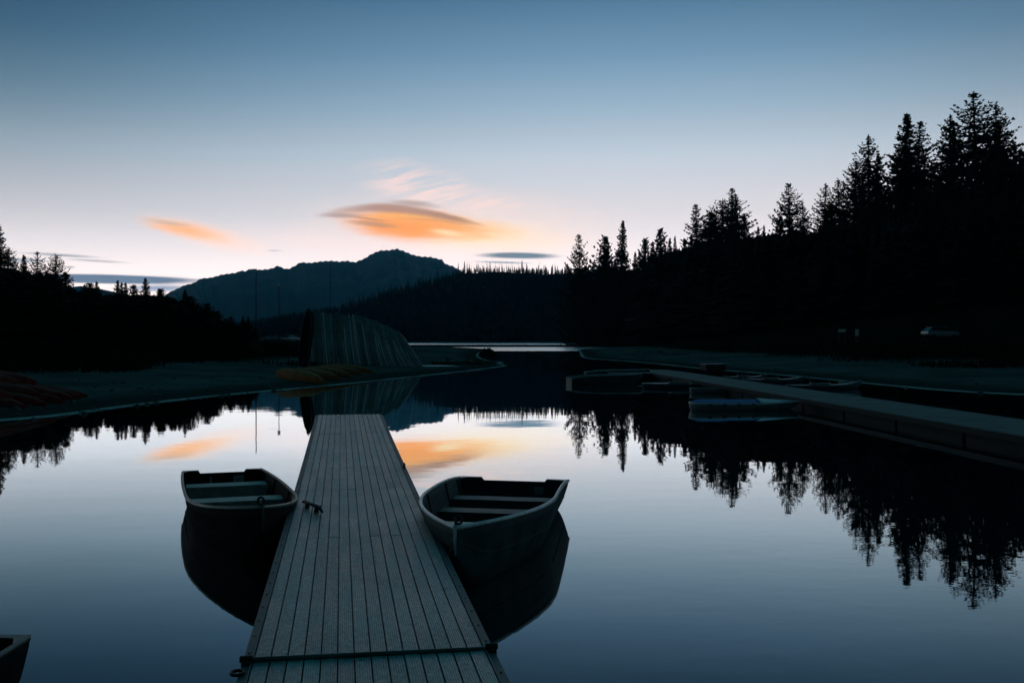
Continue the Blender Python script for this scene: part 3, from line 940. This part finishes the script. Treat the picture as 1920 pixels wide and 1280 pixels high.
def strip(mb, x0, x1, y0, y1, t, h0=0.0, n=None, top_off=0.0):
    """a board following the slight rise of the dock"""
    n = n or max(1, int(abs(y1 - y0) / 1.2)); v = []
    for i in range(n + 1):
        y = y0 + (y1 - y0) * i / n; z = dz(y) + top_off
        v += [(x0, y, z - t), (x1, y, z - t), (x1, y, z), (x0, y, z)]
    f = [(0, 1, 2, 3), tuple(4 * n + k for k in (3, 2, 1, 0))]
    for i in range(n):
        a = 4 * i; b = a + 4
        f += [(a + 3, a + 2, b + 2, b + 3), (a + 1, a, b, b + 1), (a + 2, a + 1, b + 1, b + 2), (a, a + 3, b + 3, b)]
    mb.add(v, f)


rd = random.Random(5)
NP = 14; pitch = WD / NP
for (ya, yb, seams) in ((-6.5, -.014, (-3.2,)), (.014, 14.45, (3.1, 5.6, 7.3, 11.1))):
    b = MB()
    for k in range(NP):
        x0 = -HWD + k * pitch + .0035; x1 = x0 + pitch - .007
        cuts = [ya] + list(seams) + [yb]
        for i in range(len(cuts) - 1):
            dzz = rd.uniform(-.0012, .0012)
            strip(b, x0, x1, cuts[i] + .002, cuts[i + 1] - .002, .028, top_off=dzz)
    b.build('deck', M_deck, dock, None, .002)
    for sg in (-1, 1):
        r = MB(); xa = sg * (HWD + .003); xb = sg * (HWD + .052)
        strip(r, min(xa, xb), max(xa, xb), ya, yb, .16, top_off=-.006)
        lip = sorted((sg * (HWD + .001), sg * (HWD + .010)))
        strip(r, lip[0], lip[1], ya, yb, .03, top_off=.004)
        y = ya + .15
        while y < yb - .1:
            z = dz(y) - .006
            cx = sg * (HWD + .032)
            r.tube([(cx, y, z), (cx, y, z + .004)], .007, 6); y += .3
        r.build('side_rail', M_rail, dock)
    s = MB(); strip(s, -HWD + .02, HWD - .02, ya + .02, yb - .02, .06, top_off=-.03)
    s.build('frame', M_black, dock)
# floats
y = -5.5
while y < 14:
    fbx = MB(); fbx.box(-HWD + .04, HWD - .04, y, min(y + 1.6, 14.3), -.25, dz(y) - .10)
    fbx.build('float', M_black, dock, None, .02); y += 2.4
# end cap and hinge
e = MB(); e.box(-HWD - .05, HWD + .05, 14.46, 14.50, dz(14.4) - .16, dz(14.4) + .002); e.build('end_cap', M_rail, dock)
hb = MB(); hb.tube([(-HWD - .02, 0, dz(0) + .012), (HWD + .02, 0, dz(0) + .004)], .011, 10)
hb.build('hinge_bar', M_pale2, dock, 60)
for sg in (-1, 1):
    q = MB(); cx = sg * (HWD + .035)
    q.box(cx - .02, cx + .025, -.04, .04, dz(0) - .10, dz(0) + .010)
    q.tube([(cx - .03, 0, dz(0) + .014), (cx + .035, 0, dz(0) + .014)], .018, 8)
    q.build('hinge_bracket', M_black, dock, 50, .004)
    if sg > 0: continue
    q = MB(); c = Vector((sg * (HWD + .06), -.16, dz(0) + .0))
    q.tube([c + Vector((math.cos(a) * .03, math.sin(a) * .035, 0)) for a in [k * 2 * math.pi / 14 for k in range(15)]], .009, 6, False)
    q.build('mooring_ring', M_black, dock, 60)


def to_dock(p):     # world to dock-local
    a = math.radians(9.727); dx = p[0] - DX; dy = p[1] - DY
    return Vector((dx * math.cos(a) + dy * math.sin(a), -dx * math.sin(a) + dy * math.cos(a), p[2]))


# mooring cleat lying across the boards
ca_ = to_dock(on(567, 938, .40)); cb_ = to_dock(on(604, 962, .36))
mid = (ca_ + cb_) / 2; dirc = (cb_ - ca_).normalized(); side_ = Vector((-dirc.y, dirc.x, 0))
zc = dz(mid.y)
q = MB()
arc = [ca_ + Vector((0, 0, zc + .035 - ca_.z)), ca_ + dirc * .05 + Vector((0, 0, zc + .052 - ca_.z)), mid + Vector((0, 0, zc + .050 - mid.z)), cb_ - dirc * .07 + Vector((0, 0, zc + .048 - cb_.z)), cb_ + Vector((0, 0, zc + .020 - cb_.z))]
q.tube(arc, [.010, .017, .017, .018, .012], 8)
for t in (.25, .72):
    p = ca_.lerp(cb_, t); q.tube([(p.x, p.y, zc), (p.x, p.y, zc + .045)], [.026, .014], 8)
q.tube([cb_ - dirc * .05 + Vector((0, 0, zc + .04 - cb_.z)), cb_ - dirc * .01 - side_ * .05 + Vector((0, 0, zc + .075 - cb_.z))], [.012, .006], 6)
q.build('cleat', M_black, dock, 60)
for (px, py, sg) in ((762, 878, 1), (634, 777, 0)):
    p = to_dock(on(px, py, .36)); zc = dz(p.y)
    if sg: p.x = HWD + .03
    else: p.y = 14.36
    q = MB(); q.tube([(p.x - .01, p.y - .06, zc + .03), (p.x, p.y, zc + .045), (p.x + .01, p.y + .06, zc + .03)], .012, 6)
    q.tube([(p.x, p.y, zc - .01), (p.x, p.y, zc + .04)], .016, 6)
    q.build('cleat', M_black, dock, 60)

# bow lines
bowR = Vector((-.439, 7.622 + .13, .54))
cl = dock.matrix_basis @ Vector((HWD + .03, 2.3, dz(2.3)))
rope('rope', [bowR, bowR.lerp(cl, .4) + Vector((0, 0, -.10)), bowR.lerp(cl, .75) + Vector((0, 0, -.10)), cl], .007, M_black, 'short dark line tying the right rowboat to the dock')
bowL = Vector((-2.129 - .05, 8.491 + .12, .53)); cl2 = dock.matrix_basis @ Vector((-HWD - .03, 4.4, dz(4.4)))
rope('rope', [bowL, bowL.lerp(cl2, .5) + Vector((0, 0, -.07)), cl2], .007, M_black, 'short dark line tying the left rowboat to the dock')

# ------------------------------------------------------------------ the far dock with its platform
tv = (855 - 960) / F; ang2 = math.atan(-tv)
XO = 1.65 / .153
far_dock = empty('dock', (XO, 0, 0), ang2)
tag(far_dock, 'wide pale floating walkway along the right side, ending in a platform by the narrows', 'dock')
M_deck2 = mat('pale_plank_deck', (.13, .235, .24), .8, 0, .28, 1.2, .004, .3, stretch=(1, 5, 1))
hw2 = .98
b = MB(); y = -8.0
while y < 52.6:
    b.box(-hw2, hw2, y + .008, y + .192, .255, .30); y += .2
b.build('deck', M_deck2, far_dock)
# the platform head
b = MB(); x = -3.1
while x < .9:
    b.box(x + .008, x + .192, 49.6 if x < -1.0 else 52.65, 55.4, .25, .295); x += .2
b.build('platform', M_deck2, far_dock)
for sg in (-1, 1):
    b = MB(); b.box(*sorted((sg * hw2 + sg * .005, sg * (hw2 + .07))), -8, 49.5, .17, .285); b.build('side_rail', M_fascia, far_dock)
y = -7.5
while y < 51:
    b = MB(); b.box(-hw2 + .08, hw2 - .08, y, y + 2.9, -.2, .25); b.build('float', M_fascia, far_dock, None, .03); y += 3.0
b = MB(); b.box(-3.05, .85, 49.7, 55.3, -.2, .245); b.build('platform_float', M_fascia, far_dock)
b = MB(); b.box(-3.12, -1.05, 49.5, 49.57, .1, .285); b.build('fascia', M_fascia, far_dock)


# a dock box at the corner of the head
def rounded_box(mb, x0, x1, y0, y1, z0, z1): mb.box(x0, x1, y0, y1, z0, z1)


bx = empty('dock_box', at(1337, 54.0, .295), .3)
b = MB(); b.box(-.6, .6, -.35, .35, 0, .30); b.build('body', M_black, bx, None, .02)
b = MB(); b.box(-.64, .64, -.39, .39, .303, .36); b.build('lid', M_navy, bx, None, .02)
tag(bx, 'low dark storage box at the back corner of the far platform', 'box')


# ------------------------------------------------------------------ kayaks, canoes and paddle craft
def kayak(name, L, B, H, blunt, hull_m, deck_m, rim_m, cockpit=True, straps=0, sheer_up=.08, closed=True, camber=.03):
    root = empty(name); NS = 28; m = MB(); rows = []
    def wv(s):   # s 0 = stern .. 1 = bow
        a = min(1, s / blunt) ** .5 if blunt > 0 else 1
        a = math.sqrt(max(0, 1 - (1 - min(1, s / blunt)) ** 2)); c = 1 - max(0, (s - .55) / .45) ** 1.9
        return max(.004, B * a * max(c, 0))
    def topz(s): return H * (1 - .12 * math.sin(math.pi * s)) + sheer_up * max(0, (s - .6) / .4) ** 2
    def botz(s): return -.07 + (H + .02) * max(0, (s - .80) / .20) ** 2 + (H * .7) * max(0, 1 - s / (blunt * .6)) ** 2
    for i in range(NS + 1):
        s = i / NS; s = .5 - .5 * math.cos(math.pi * s); r = []
        w_ = wv(s); zt_, zb_ = topz(s), botz(s)
        zb_ = min(zb_, zt_ - .02)
        for k in range(13):
            a = math.pi * k / 12
            cx = math.cos(a); sn = math.sin(a)
            r.append((w_ * math.copysign(abs(cx) ** .6, cx), s * L - L / 2, zt_ + (zb_ - zt_) * abs(sn) ** .75))
        rows.append((r, s, w_, zt_))
    vs = [p for r in rows for p in r[0]]; n = 13; fs = []
    for i in range(NS):
        for k in range(n - 1): a = i * n + k; fs.append((a, a + 1, a + n + 1, a + n))
    m.add(vs, fs); h = m.build('hull', hull_m, root, 50)
    if closed:
        d = MB(); v = []
        for r, s, w_, zt_ in rows:
            v += [(-w_ * .99, s * L - L / 2, zt_ - .004), (0, s * L - L / 2, zt_ + camber * (w_ / B)), (w_ * .99, s * L - L / 2, zt_ - .004)]
        f = []
        for i in range(NS): f += [(3 * i, 3 * i + 1, 3 * i + 4, 3 * i + 3), (3 * i + 1, 3 * i + 2, 3 * i + 5, 3 * i + 4)]
        d.add(v, f); d.build('deck', deck_m, root, 60)
    else:
        so = h.modifiers.new('t', 'SOLIDIFY'); so.thickness = .012
    g = MB(); pts = [(r[2], r[1] * L - L / 2, r[3] + .004) for r in rows] + [(-r[2], r[1] * L - L / 2, r[3] + .004) for r in rows[::-1]]
    g.tube(pts, .028 if rim_m is M_white else .016, 6, False); g.build('rim', rim_m, root, 70)
    if cockpit:
        c = MB(); cy = -.05 * L
        c.tube([(math.cos(a) * B * .62, cy + math.sin(a) * L * .13, H + .055) for a in [k * 2 * math.pi / 20 for k in range(21)]], .022, 6, False)
        c.build('cockpit_rim', rim_m, root, 60)
        c = MB(); c.add([(math.cos(a) * B * .6, cy + math.sin(a) * L * .125, H + .042) for a in [k * 2 * math.pi / 20 for k in range(20)]], [tuple(range(20))])
        c.build('cockpit', M_black, root)
        c = MB(); c.tube([(-B * .45, cy - L * .10, H + .06), (-B * .3, cy - L * .125, H + .20), (B * .3, cy - L * .125, H + .20), (B * .45, cy - L * .10, H + .06)], .03, 6)
        c.build('backrest', M_black, root, 60)
    for k in range(straps):
        sy = -L * .36 + k * L * .13; idx = min(range(NS + 1), key=lambda i: abs(rows[i][1] * L - L / 2 - sy)); w_ = rows[idx][2]
        for sg in (1, -1):
            c = MB(); c.tube([(sg * w_ * 1.0, sy - .07, H - .03), (sg * (w_ + .03), sy, H - .015), (sg * w_ * 1.0, sy + .07, H - .03)], .018, 5); c.build('handle', M_black, root)
    return root


# the pale boat with the blue deck nearest along the far dock
X0 = on(1290, 769, 0); X1 = on(1500, 767, 0)
cx, cy = (X0[0] + X1[0]) / 2, (X0[1] + X1[1]) / 2
BK = kayak('inflatable_kayak', 3.15, .42, .20, .13, M_greyhull, M_blue, M_white, False, 4, .02, True, .12)
BK.location = (cx, cy, 0); BK.rotation_euler = (0, 0, math.atan2(-(X1[0] - X0[0]), (X1[1] - X0[1])))
tag(BK, 'blunt-ended inflatable kayak with a blue deck and white rim floating beside the far dock', 'kayak')
bd = MB(); v = []
for k in range(11):
    s = k / 10; yv = .35 + s * 1.12; wv_ = .36 * (1 - s ** 1.8) + .004
    v += [(-wv_, yv, .212 - .02 * s), (0, yv, .325 - .08 * s), (wv_, yv, .212 - .02 * s)]
f = []
for i in range(10): f += [(3 * i, 3 * i + 1, 3 * i + 4, 3 * i + 3), (3 * i + 1, 3 * i + 2, 3 * i + 5, 3 * i + 4)]
bd.add(v, f); bd.build('bow_cover', M_white, BK, 60)

PK = kayak('kayak', 3.4, .42, .17, .25, M_navy, M_navy, M_pale, True, 0, .05)
a0 = on(1212, 727, 0); PK.location = ((on(1285, 727, 0))[0], on(1285, 726, 0)[1], 0); PK.rotation_euler = (0, 0, math.radians(-88))
tag(PK, 'dark blue kayak with a curved pale cockpit rim between the platform and the far dock', 'kayak')
CN = kayak('canoe', 2.9, .38, .17, .3, M_greyhull, M_greyhull, M_pale, False, 0, .05, False)
CN.location = on(1366, 736, 0); CN.rotation_euler = (0, 0, math.radians(-86))
tag(CN, 'low grey canoe lying just behind the blue-decked kayak', 'canoe')
for (px, py, L_, rz_, lab) in ((1398, 712.5, 2.2, -85, 'small pale-rimmed kayak nearest the platform on the shore side of the far dock'),
                               (1452, 717.5, 3.0, -82, 'pale-rimmed kayak in the middle of three on the shore side of the far dock'),
                               (1545, 729, 3.4, -74, 'long kayak with an upturned bow farthest right on the shore side of the far dock')):
    k = kayak('kayak', L_, .33, .17, .3, M_navy, M_navy, M_pale, True, 0, .14)
    k.location = on(px, py, 0); k.rotation_euler = (0, 0, math.radians(rz_)); tag(k, lab, 'kayak', 'kayaks behind the far dock')


def canoe_shell(name, L, B, H, m, rim):
    """an overturned canoe, keel up, resting on its rims"""
    root = empty(name); NS = 26; rows = []
    for i in range(NS + 1):
        s = i / NS; c = 2 * s - 1; w_ = max(.006, B * (1 - abs(c) ** 1.75)); e = abs(c) ** 4
        r = []
        for k in range(15):
            a = math.pi * k / 14; cx_, sn = math.cos(a), math.sin(a)
            r.append((w_ * math.copysign(abs(cx_) ** .7, cx_), c * L / 2, max(0, H * (1 - .58 * e) * sn ** .72) - .0))
        rows.append(r)
    mm = MB(); n = 15; fs = []
    for i in range(NS):
        for k in range(n - 1): a = i * n + k; fs.append((a, a + n, a + n + 1, a + 1))
    mm.add([p for r in rows for p in r], fs); h = mm.build('hull', m, root, 50)
    so = h.modifiers.new('t', 'SOLIDIFY'); so.thickness = .012
    g = MB(); g.tube([r[0] for r in rows] + [r[-1] for r in rows[::-1]], .02, 5, False); g.build('rim', rim, root, 60)
    kl = MB(); kl.tube([(0, (2 * i / 12 - 1) * L * .47, H * (1 - .58 * abs(2 * i / 12 - 1) ** 4) + .004) for i in range(13)], .014, 5); kl.build('keel', rim, root)
    return root


M_orim = mat('ochre_rim', (.85, .38, .13), .7, 0, .2, 5.0)
M_rrim = mat('red_rim', (.60, .13, .09), .7, 0, .2, 5.0)
oc = canoe_shell('canoe', 4.7, .42, .40, M_orange, M_orim)
yc_ = canoe_shell('canoe', 4.5, .36, .34, M_yellow, M_orim)
rc = canoe_shell('canoe', 4.6, .30, .27, M_red, M_rrim)
used = {}
OC = [(562, 690, 44.5, oc, .80, -136, 'large orange canoe overturned on the left beach, nearest of its row'),
      (592, 687, 47.0, yc_, .80, -133, 'second overturned canoe of the ochre row, tucked behind the large orange one'),
      (615, 684, 49.6, yc_, .78, -131, 'third overturned canoe from the left in the ochre row'),
      (636, 683, 52.2, yc_, .76, -130, 'fourth overturned canoe from the left in the ochre row'),
      (658, 683, 54.4, yc_, .76, -128, 'last overturned canoe at the right end of the ochre row')]
for (px, py, D, src, sc, rz_, lab) in OC:
    o = copy_tree(src) if id(src) in used else src
    used[id(src)] = 1
    x = (px - 960) / F * D; o.location = (x, D, float(ground_h(x, D)) + .0); o.scale = (sc * 1.15, sc * 1.05, sc * 1.4)
    o.rotation_euler = (math.radians(-5), math.radians(10), math.radians(rz_)); tag(o, lab, 'canoe', 'ochre canoes overturned on the left beach')
RC = [(-14, 26.0, 0), (18, 27.2, .24), (46, 26.8, .0), (72, 28.4, .22), (84, 27.6, .03), (102, 28.9, .20), (116, 28.6, .03), (136, 29.6, .05), (34, 29.4, .46), (66, 30.4, .42), (150, 30.4, .02), (161, 31.2, .0)]
RL = ['farthest left and cut by the picture edge', 'second layer near the left edge', 'its tip nearest the water', 'resting on the two nearest tips', 'third tip of the bottom layer from the left',
      'upper one between the two middle tips', 'fourth tip of the bottom layer from the left', 'fifth tip of the bottom layer from the left', 'topmost of the heap', 'second highest of the heap', 'last but one at the right end', 'last at the right end of the heap']
for k, (tpx, tD, lift) in enumerate(RC):
    o = copy_tree(rc) if k else rc
    a = math.radians(-122 + (k % 3) * 3 + tpx * .03); L2 = 2.25
    tx, ty = (tpx - 960) / F * tD, tD; cx_, cy_ = tx + math.sin(a) * L2, ty - math.cos(a) * L2
    o.location = (cx_, cy_, float(ground_h(tx, ty)) * .45 + float(ground_h(cx_, cy_)) * .55 + .02 + lift); o.scale = (1.1, 1.0, 1.1)
    o.rotation_euler = (math.radians(-3), math.radians(6), a)
    tag(o, 'dull red canoe on the left beach, ' + RL[k], 'canoe', 'red canoes heaped on the left beach')

# ------------------------------------------------------------------ the long row of rowboats stood on end
M_stack2 = mat('stacked_boat_hull_dull', (.17, .28, .29), .6, .2, .3, 2.5)
M_stack3 = mat('stacked_boat_hull_bright', (.58, .76, .78), .5, .3, .3, 2.5)
PROT = []
M_rimw = mat('pale_boat_rim', (.74, .92, .93), .5, 0, .2, 5.0)
for mh_, mg_, rr_ in ((M_stackhull, M_rimw, .045), (M_stack2, M_stack2, .03), (M_stack2, M_stack3, .036)):
    SB = rowboat('rowboat', 3.15, .56, .54, .46, .40, .30, 1.9, (.33, .62), .16, mh_, mg_, M_seat, False, rim=rr_)
    kids = [c for c in bpy.data.objects if c.parent == SB]
    drop = [c for c in kids if c.name.split('.')[0] in ('corner_plate', 'rib', 'spray_rail', 'floor', 'seat')]
    drop += [c for c in bpy.data.objects if c.parent in kids]
    for c in drop: bpy.data.objects.remove(c)
    PROT.append([SB, False])
DK = copy_tree(LB)
for c in [c for c in bpy.data.objects if c.parent and (c.parent == DK or c.parent.parent == DK) and c.name.split('.')[0] in ('seat', 'bow_plate', 'transom_pad')]: bpy.data.objects.remove(c)


def stand(o, px, D, th, yaw, sc, lift=.03):
    x = (px - 960) / F * D; g = float(ground_h(x, D)); s_, c_ = math.sin(th), math.cos(th)
    M = Matrix(((0, -s_, -c_), (-1, 0, 0), (0, c_, -s_))).to_4x4()
    o.matrix_basis = Matrix.Translation((x, D, g + lift)) @ Matrix.Rotation(yaw, 4, 'Z') @ M @ Matrix.Diagonal((sc, sc, sc, 1))


NB = 46; rs = random.Random(9)
seq = [0, 0, 2, 1, 0, 1, 2, 0, 1, 0, 2, 2, 0, 1, 0, 2, 0, 1, 1, 0, 2, 0, 0, 1, 2, 0, 1, 1, 1, 2, 0, 2, 0, 1, 2, 0, 2, 1, 0, 2, 0, 2, 2, 0, 2, 2]
for k in range(NB):
    rec = PROT[seq[k]]; o = rec[0] if not rec[1] else copy_tree(rec[0]); rec[1] = True
    t = k / (NB - 1); th = math.radians(1.5 + 31 * t ** 2.6 + rs.uniform(-.8, .8))
    px = 592 + 197 * t + rs.uniform(-.7, .7) + (2.2 if k >= 28 else 0)
    stand(o, px, 62.5 + 2.2 * t + rs.uniform(-.05, .05), th, rs.uniform(-.025, .025) + .18, rs.uniform(.97, 1.07) * (1.0 - .11 * t - .13 * t ** 6))
    lab = 'pale aluminium rowboat standing on its transom in the long nested row on the left bank'
    if k == NB - 1: lab = 'rightmost rowboat of the nested row, leaning over farthest and catching the light'
    if k == 0: lab = 'leftmost pale rowboat of the nested upright row, next to the dark one'
    tag(o, lab, 'rowboat')
    if 0 < k < NB - 1: o['group'] = 'rowboats stood on end in a nested row'
    elif 'group' in o: del o['group']
stand(DK, 573, 61.0, math.radians(-10), .95, .80)
tag(DK, 'dark rowboat standing on end before the left end of the nested row', 'rowboat')
OV = canoe_shell('rowboat', 3.4, .6, .34, M_pale, M_pale)
x = (812 - 960) / F * 66; OV.location = (x, 66, float(ground_h(x, 66)) - .05); OV.rotation_euler = (0, 0, math.radians(-82)); OV.scale = (1, 1, .35)
tag(OV, 'flat overturned pale boat lying right of the nested row', 'rowboat')

# ------------------------------------------------------------------ masts and lamp
for (px, top, D, r, lab, nm, cat) in ((480, 505, 93, .055, 'tall thin bare mast on the left bank in front of the mountain', 'mast', 'mast'),
                                      (619, 497, 90, .030, 'thin mast rising behind the row of upright boats', 'mast', 'mast'),
                                      (523, 537, 100, .045, 'lamp post with a small pale head between the two masts', 'lamp_post', 'lamp post')):
    x = (px - 960) / F * D; g = float(ground_h(x, D)); H = HC + (637 - top) / F * D - g
    o = empty(nm, (x, D, g))
    b = MB(); b.tube([(0, 0, -.2), (0, 0, H)], [r, r * .8], 8); b.build('pole', M_black, o, 60)
    b = MB(); b.tube([(0, 0, -.05), (0, 0, .18)], r * 2.6, 8); b.build('base', M_black, o)
    if nm == 'lamp_post':
        b = MB(); b.tube([(0, 0, H - .02), (0, 0, H + .08), (0, 0, H + .22), (0, 0, H + .27)], [.08, .17, .15, .03], 10); b.build('lamp_head', M_white, o, 40)
    else:
        b = MB(); b.tube([(0, 0, H), (0, 0, H + .06)], [r * 1.6, r], 8); b.build('cap', M_black, o)
    tag(o, lab, cat)


# ------------------------------------------------------------------ vehicles and signs far off
def car(name, loc, rz, body_m, lab, pickup=False):
    o = empty(name, loc, rz)
    sec = [(-2.15, .55, .80), (-2.1, .45, .98), (-1.3, .30, 1.02), (1.0, .30, .98), (1.95, .34, .86), (2.15, .45, .62)]
    b = MB(); v = []
    for (x, z0, z1) in sec:
        for (y, z) in ((-.86, z0), (-.90, (z0 + z1) / 2), (-.82, z1), (.82, z1), (.90, (z0 + z1) / 2), (.86, z0)): v.append((x, y, z))
    f = [(5, 4, 3, 2, 1, 0), tuple(30 + k for k in range(6))]
    for i in range(5):
        for k in range(6): a = i * 6 + k; c = i * 6 + (k + 1) % 6; f.append((a, c, c + 6, a + 6))
    b.add(v, f); b.build('body', body_m, o, 30, .03)
    x0, x1, x2, x3 = (-.2, .1, .95, 1.35) if pickup else (-1.95, -1.5, .45, 1.15)
    b = MB(); b.add([(x0, -.80, 1.0), (x3, -.80, .97), (x3, .80, .97), (x0, .80, 1.0), (x1, -.66, 1.42), (x2, -.66, 1.42), (x2, .66, 1.42), (x1, .66, 1.42)],
                    [(0, 1, 5, 4), (1, 2, 6, 5), (2, 3, 7, 6), (3, 0, 4, 7)]); b.build('windows', M_glass, o)
    b = MB(); b.box(x1 - .04, x2 + .04, -.68, .68, 1.423, 1.48); b.build('roof', body_m, o, None, .02)
    for x in (-1.35, 1.35):
        for y in (-.88, .70):
            b = MB(); b.tube([(x, y, .33), (x, y + .2, .33)], .33, 16); b.build('wheel', M_black, o, 40)
    for y in (-.6, .6):
        b = MB(); b.box(2.13, 2.17, y - .13, y + .13, .60, .72); b.build('headlight', M_white, o)
    tag(o, lab, 'car')
    return o


def gz(px, D): x = (px - 960) / F * D; return (x, D, float(ground_h(x, D)))


car('parked_car', gz(1763, 126), .15, M_carp, 'pale blue-grey car parked at the foot of the dark slope on the right')
car('parked_car', gz(545, 205), 1.2, mat('silver_paint', (.6, .62, .62), .3, .3), 'light silver car far off left of the upright boats, nearest to them')
car('parked_car', gz(515, 215), 1.0, M_carp, 'dark car far off between the lamp post and the mast')
car('parked_car', gz(484, 205), .7, M_carp, 'greyish car far off at the foot of the tall mast')
for (px, D, w_, h_, lab) in ((1579, 120, .9, .34, 'low wide pale signboard at the foot of the right-hand slope'), (1607, 120, .42, .8, 'upright narrow pale notice board near the foot of the right-hand slope')):
    p = gz(px, D); o = empty('sign', p)
    zt_ = HC + (637 - 617) / F * D - p[2]
    b = MB(); b.box(-w_ / 2, w_ / 2, -.02, .02, zt_ - h_, zt_); b.build('board', M_cream, o)
    for sx in (-w_ / 2 + .08, w_ / 2 - .08):
        b = MB(); b.box(sx - .05, sx + .05, .025, .11, -.2, zt_ - .05); b.build('post', M_wood, o)
    tag(o, lab, 'sign')

# ------------------------------------------------------------------ driftwood and stumps at the narrows
rl = random.Random(4)
LG = [(838, 70, 2.2, 'pale driftwood log on the tip of the left bank nearest the upright boats'), (857, 72, 1.6, 'short log beside the forked stump'),
      (884, 73, 2.6, 'long dark log lying at the water end of the left bank'), (902, 76, 1.8, 'last small log toward the narrows')]
for (px, D, L_, lab) in LG:
    p = gz(px, D); b = MB(); a = rl.uniform(-.4, .4); n = 6
    b.tube([(p[0] + (i / n - .5) * L_ * math.cos(a), p[1] + (i / n - .5) * L_ * math.sin(a), p[2] + .12 + .05 * math.sin(i * 1.7 + px)) for i in range(n + 1)],
           [.14, .13, .15, .12, .11, .09, .05], 8)
    tag(b.build('log', M_wood, None, 60), lab, 'log')
for (px, D, h_, lab) in ((838, 71, .55, 'thin upright stub on the left bank by the driftwood'), (875, 74, .5, 'forked stump between the logs'), (890, 75, .45, 'dark stump left of the round bush at the narrows')):
    p = gz(px, D); b = MB()
    b.tube([(p[0], p[1], p[2] - .1), (p[0] + .03, p[1], p[2] + h_ * .6), (p[0] - .04, p[1], p[2] + h_)], [.14, .09, .04], 7)
    b.tube([(p[0] + .02, p[1], p[2] + h_ * .4), (p[0] + .35, p[1], p[2] + h_ * .8)], [.07, .03], 6)
    tag(b.build('stump', M_wood, None, 60), lab, 'stump')


def bush(px, D, R, H, lab):
    p = gz(px, D); rng = random.Random(int(px)); V = []; Fc = []
    for _ in range(700):
        a = rng.uniform(0, 6.28); u = rng.random() ** .5; h = rng.random()
        r = R * u * math.sqrt(max(.05, 1 - h ** 2)); c = Vector((math.cos(a) * r, math.sin(a) * r, h * H)); n = len(V); s = .13
        for _ in range(4): V.append(tuple(c + Vector((rng.gauss(0, s), rng.gauss(0, s), rng.gauss(0, s)))))
        Fc.append((n, n + 1, n + 2, n + 3))
    o = mesh_np('bush', np.array(V), np.array(Fc), M_foliage); o.location = p; tag(o, lab, 'bush')


bush(914, 120, 1.0, .9, 'round dark bush on the low point at the narrows')

# ------------------------------------------------------------------ grass on the banks
M_grass = mat('bank_grass', (.022, .040, .024), .95, spread=.4, scale=.4, spec=.0)


def grass():
    rng = np.random.default_rng(8); n = 120000
    px = rng.uniform(-60, 2000, n); D = 1 / rng.uniform(1 / 150., 1 / 31., n)
    x = (px - 960) / F * D; d = shore_dist(x, D)
    keep = d > 13 + 3 * np.sin(x * .7) + 2.5 * np.sin(D * .45 + x * .2) - 3 * rng.random(n) ** 4
    x = x[keep]; D = D[keep]; n = len(x); g = ground_h(x, D)
    h = rng.uniform(.10, .34, n) * (1 + .7 * (np.sin(x * .5) * np.cos(D * .35) > .35)); a = rng.uniform(0, 6.28, n); w_ = rng.uniform(.02, .07, n)
    lx = rng.normal(0, .08, n); ly = rng.normal(0, .08, n)
    V = np.stack([np.stack([x - np.cos(a) * w_, D - np.sin(a) * w_, g - .02], -1), np.stack([x + np.cos(a) * w_, D + np.sin(a) * w_, g - .02], -1),
                  np.stack([x + lx, D + ly, g + h], -1)], 1).reshape(-1, 3)
    o = mesh_np('grass', V, np.arange(3 * n).reshape(-1, 3), M_grass); tag(o, 'rough dark grass above the sandy shores', 'grass', kind='stuff')


grass()

# ------------------------------------------------------------------ stones on the sand
def stones():
    rng = np.random.default_rng(17); n = 5200
    px = rng.uniform(-60, 2000, n); D = 1 / rng.uniform(1 / 105., 1 / 20., n); x = (px - 960) / F * D; d = shore_dist(x, D)
    keep = (d > -.15) & (d < 12 * rng.random(n) ** 1.6 + .4); x = x[keep]; D = D[keep]; n = len(x); g = ground_h(x, D)
    base = np.array([(1, 0, 0), (0, 1, 0), (-1, 0, 0), (0, -1, 0), (0, 0, .6), (0, 0, -.4)], float)
    r = .03 + .09 * rng.random(n) ** 3
    V = base[None] * r[:, None, None] * rng.uniform(.7, 1.3, (n, 6, 1)) + np.stack([x, D, g + r * .2], -1)[:, None]
    T = np.array([(0, 1, 4), (1, 2, 4), (2, 3, 4), (3, 0, 4), (1, 0, 5), (2, 1, 5), (3, 2, 5), (0, 3, 5)])
    o = mesh_np('stones', V.reshape(-1, 3), (T[None] + 6 * np.arange(n)[:, None, None]).reshape(-1, 3), mat('shore_stone', (.16, .21, .21), .9, 0, .5, 1.5, spec=.1))
    tag(o, 'small stones scattered over the sandy shores', 'stones', kind='stuff')


stones()

# ------------------------------------------------------------------ air
hz = bpy.data.materials.new('evening_haze'); hz.use_nodes = True; nt = hz.node_tree; nt.nodes.clear()
out = nt.nodes.new('ShaderNodeOutputMaterial'); pv_ = nt.nodes.new('ShaderNodeVolumePrincipled')
pv_.inputs['Color'].default_value = (.12, .60, 1.0, 1); pv_.inputs['Density'].default_value = 7.5e-5; pv_.inputs['Absorption Color'].default_value = (1, 1, 1, 1); pv_.inputs['Anisotropy'].default_value = .45
nt.links.new(pv_.outputs[0], out.inputs['Volume'])
b = MB(); b.box(-5700, 5700, -5700, 5700, -9, 700)
o = b.build('haze', hz); tag(o, kind='stuff')
for o in bpy.data.objects:
    if o.name.startswith('haze'): tag(o, 'thin blue evening air over the lake', 'haze')
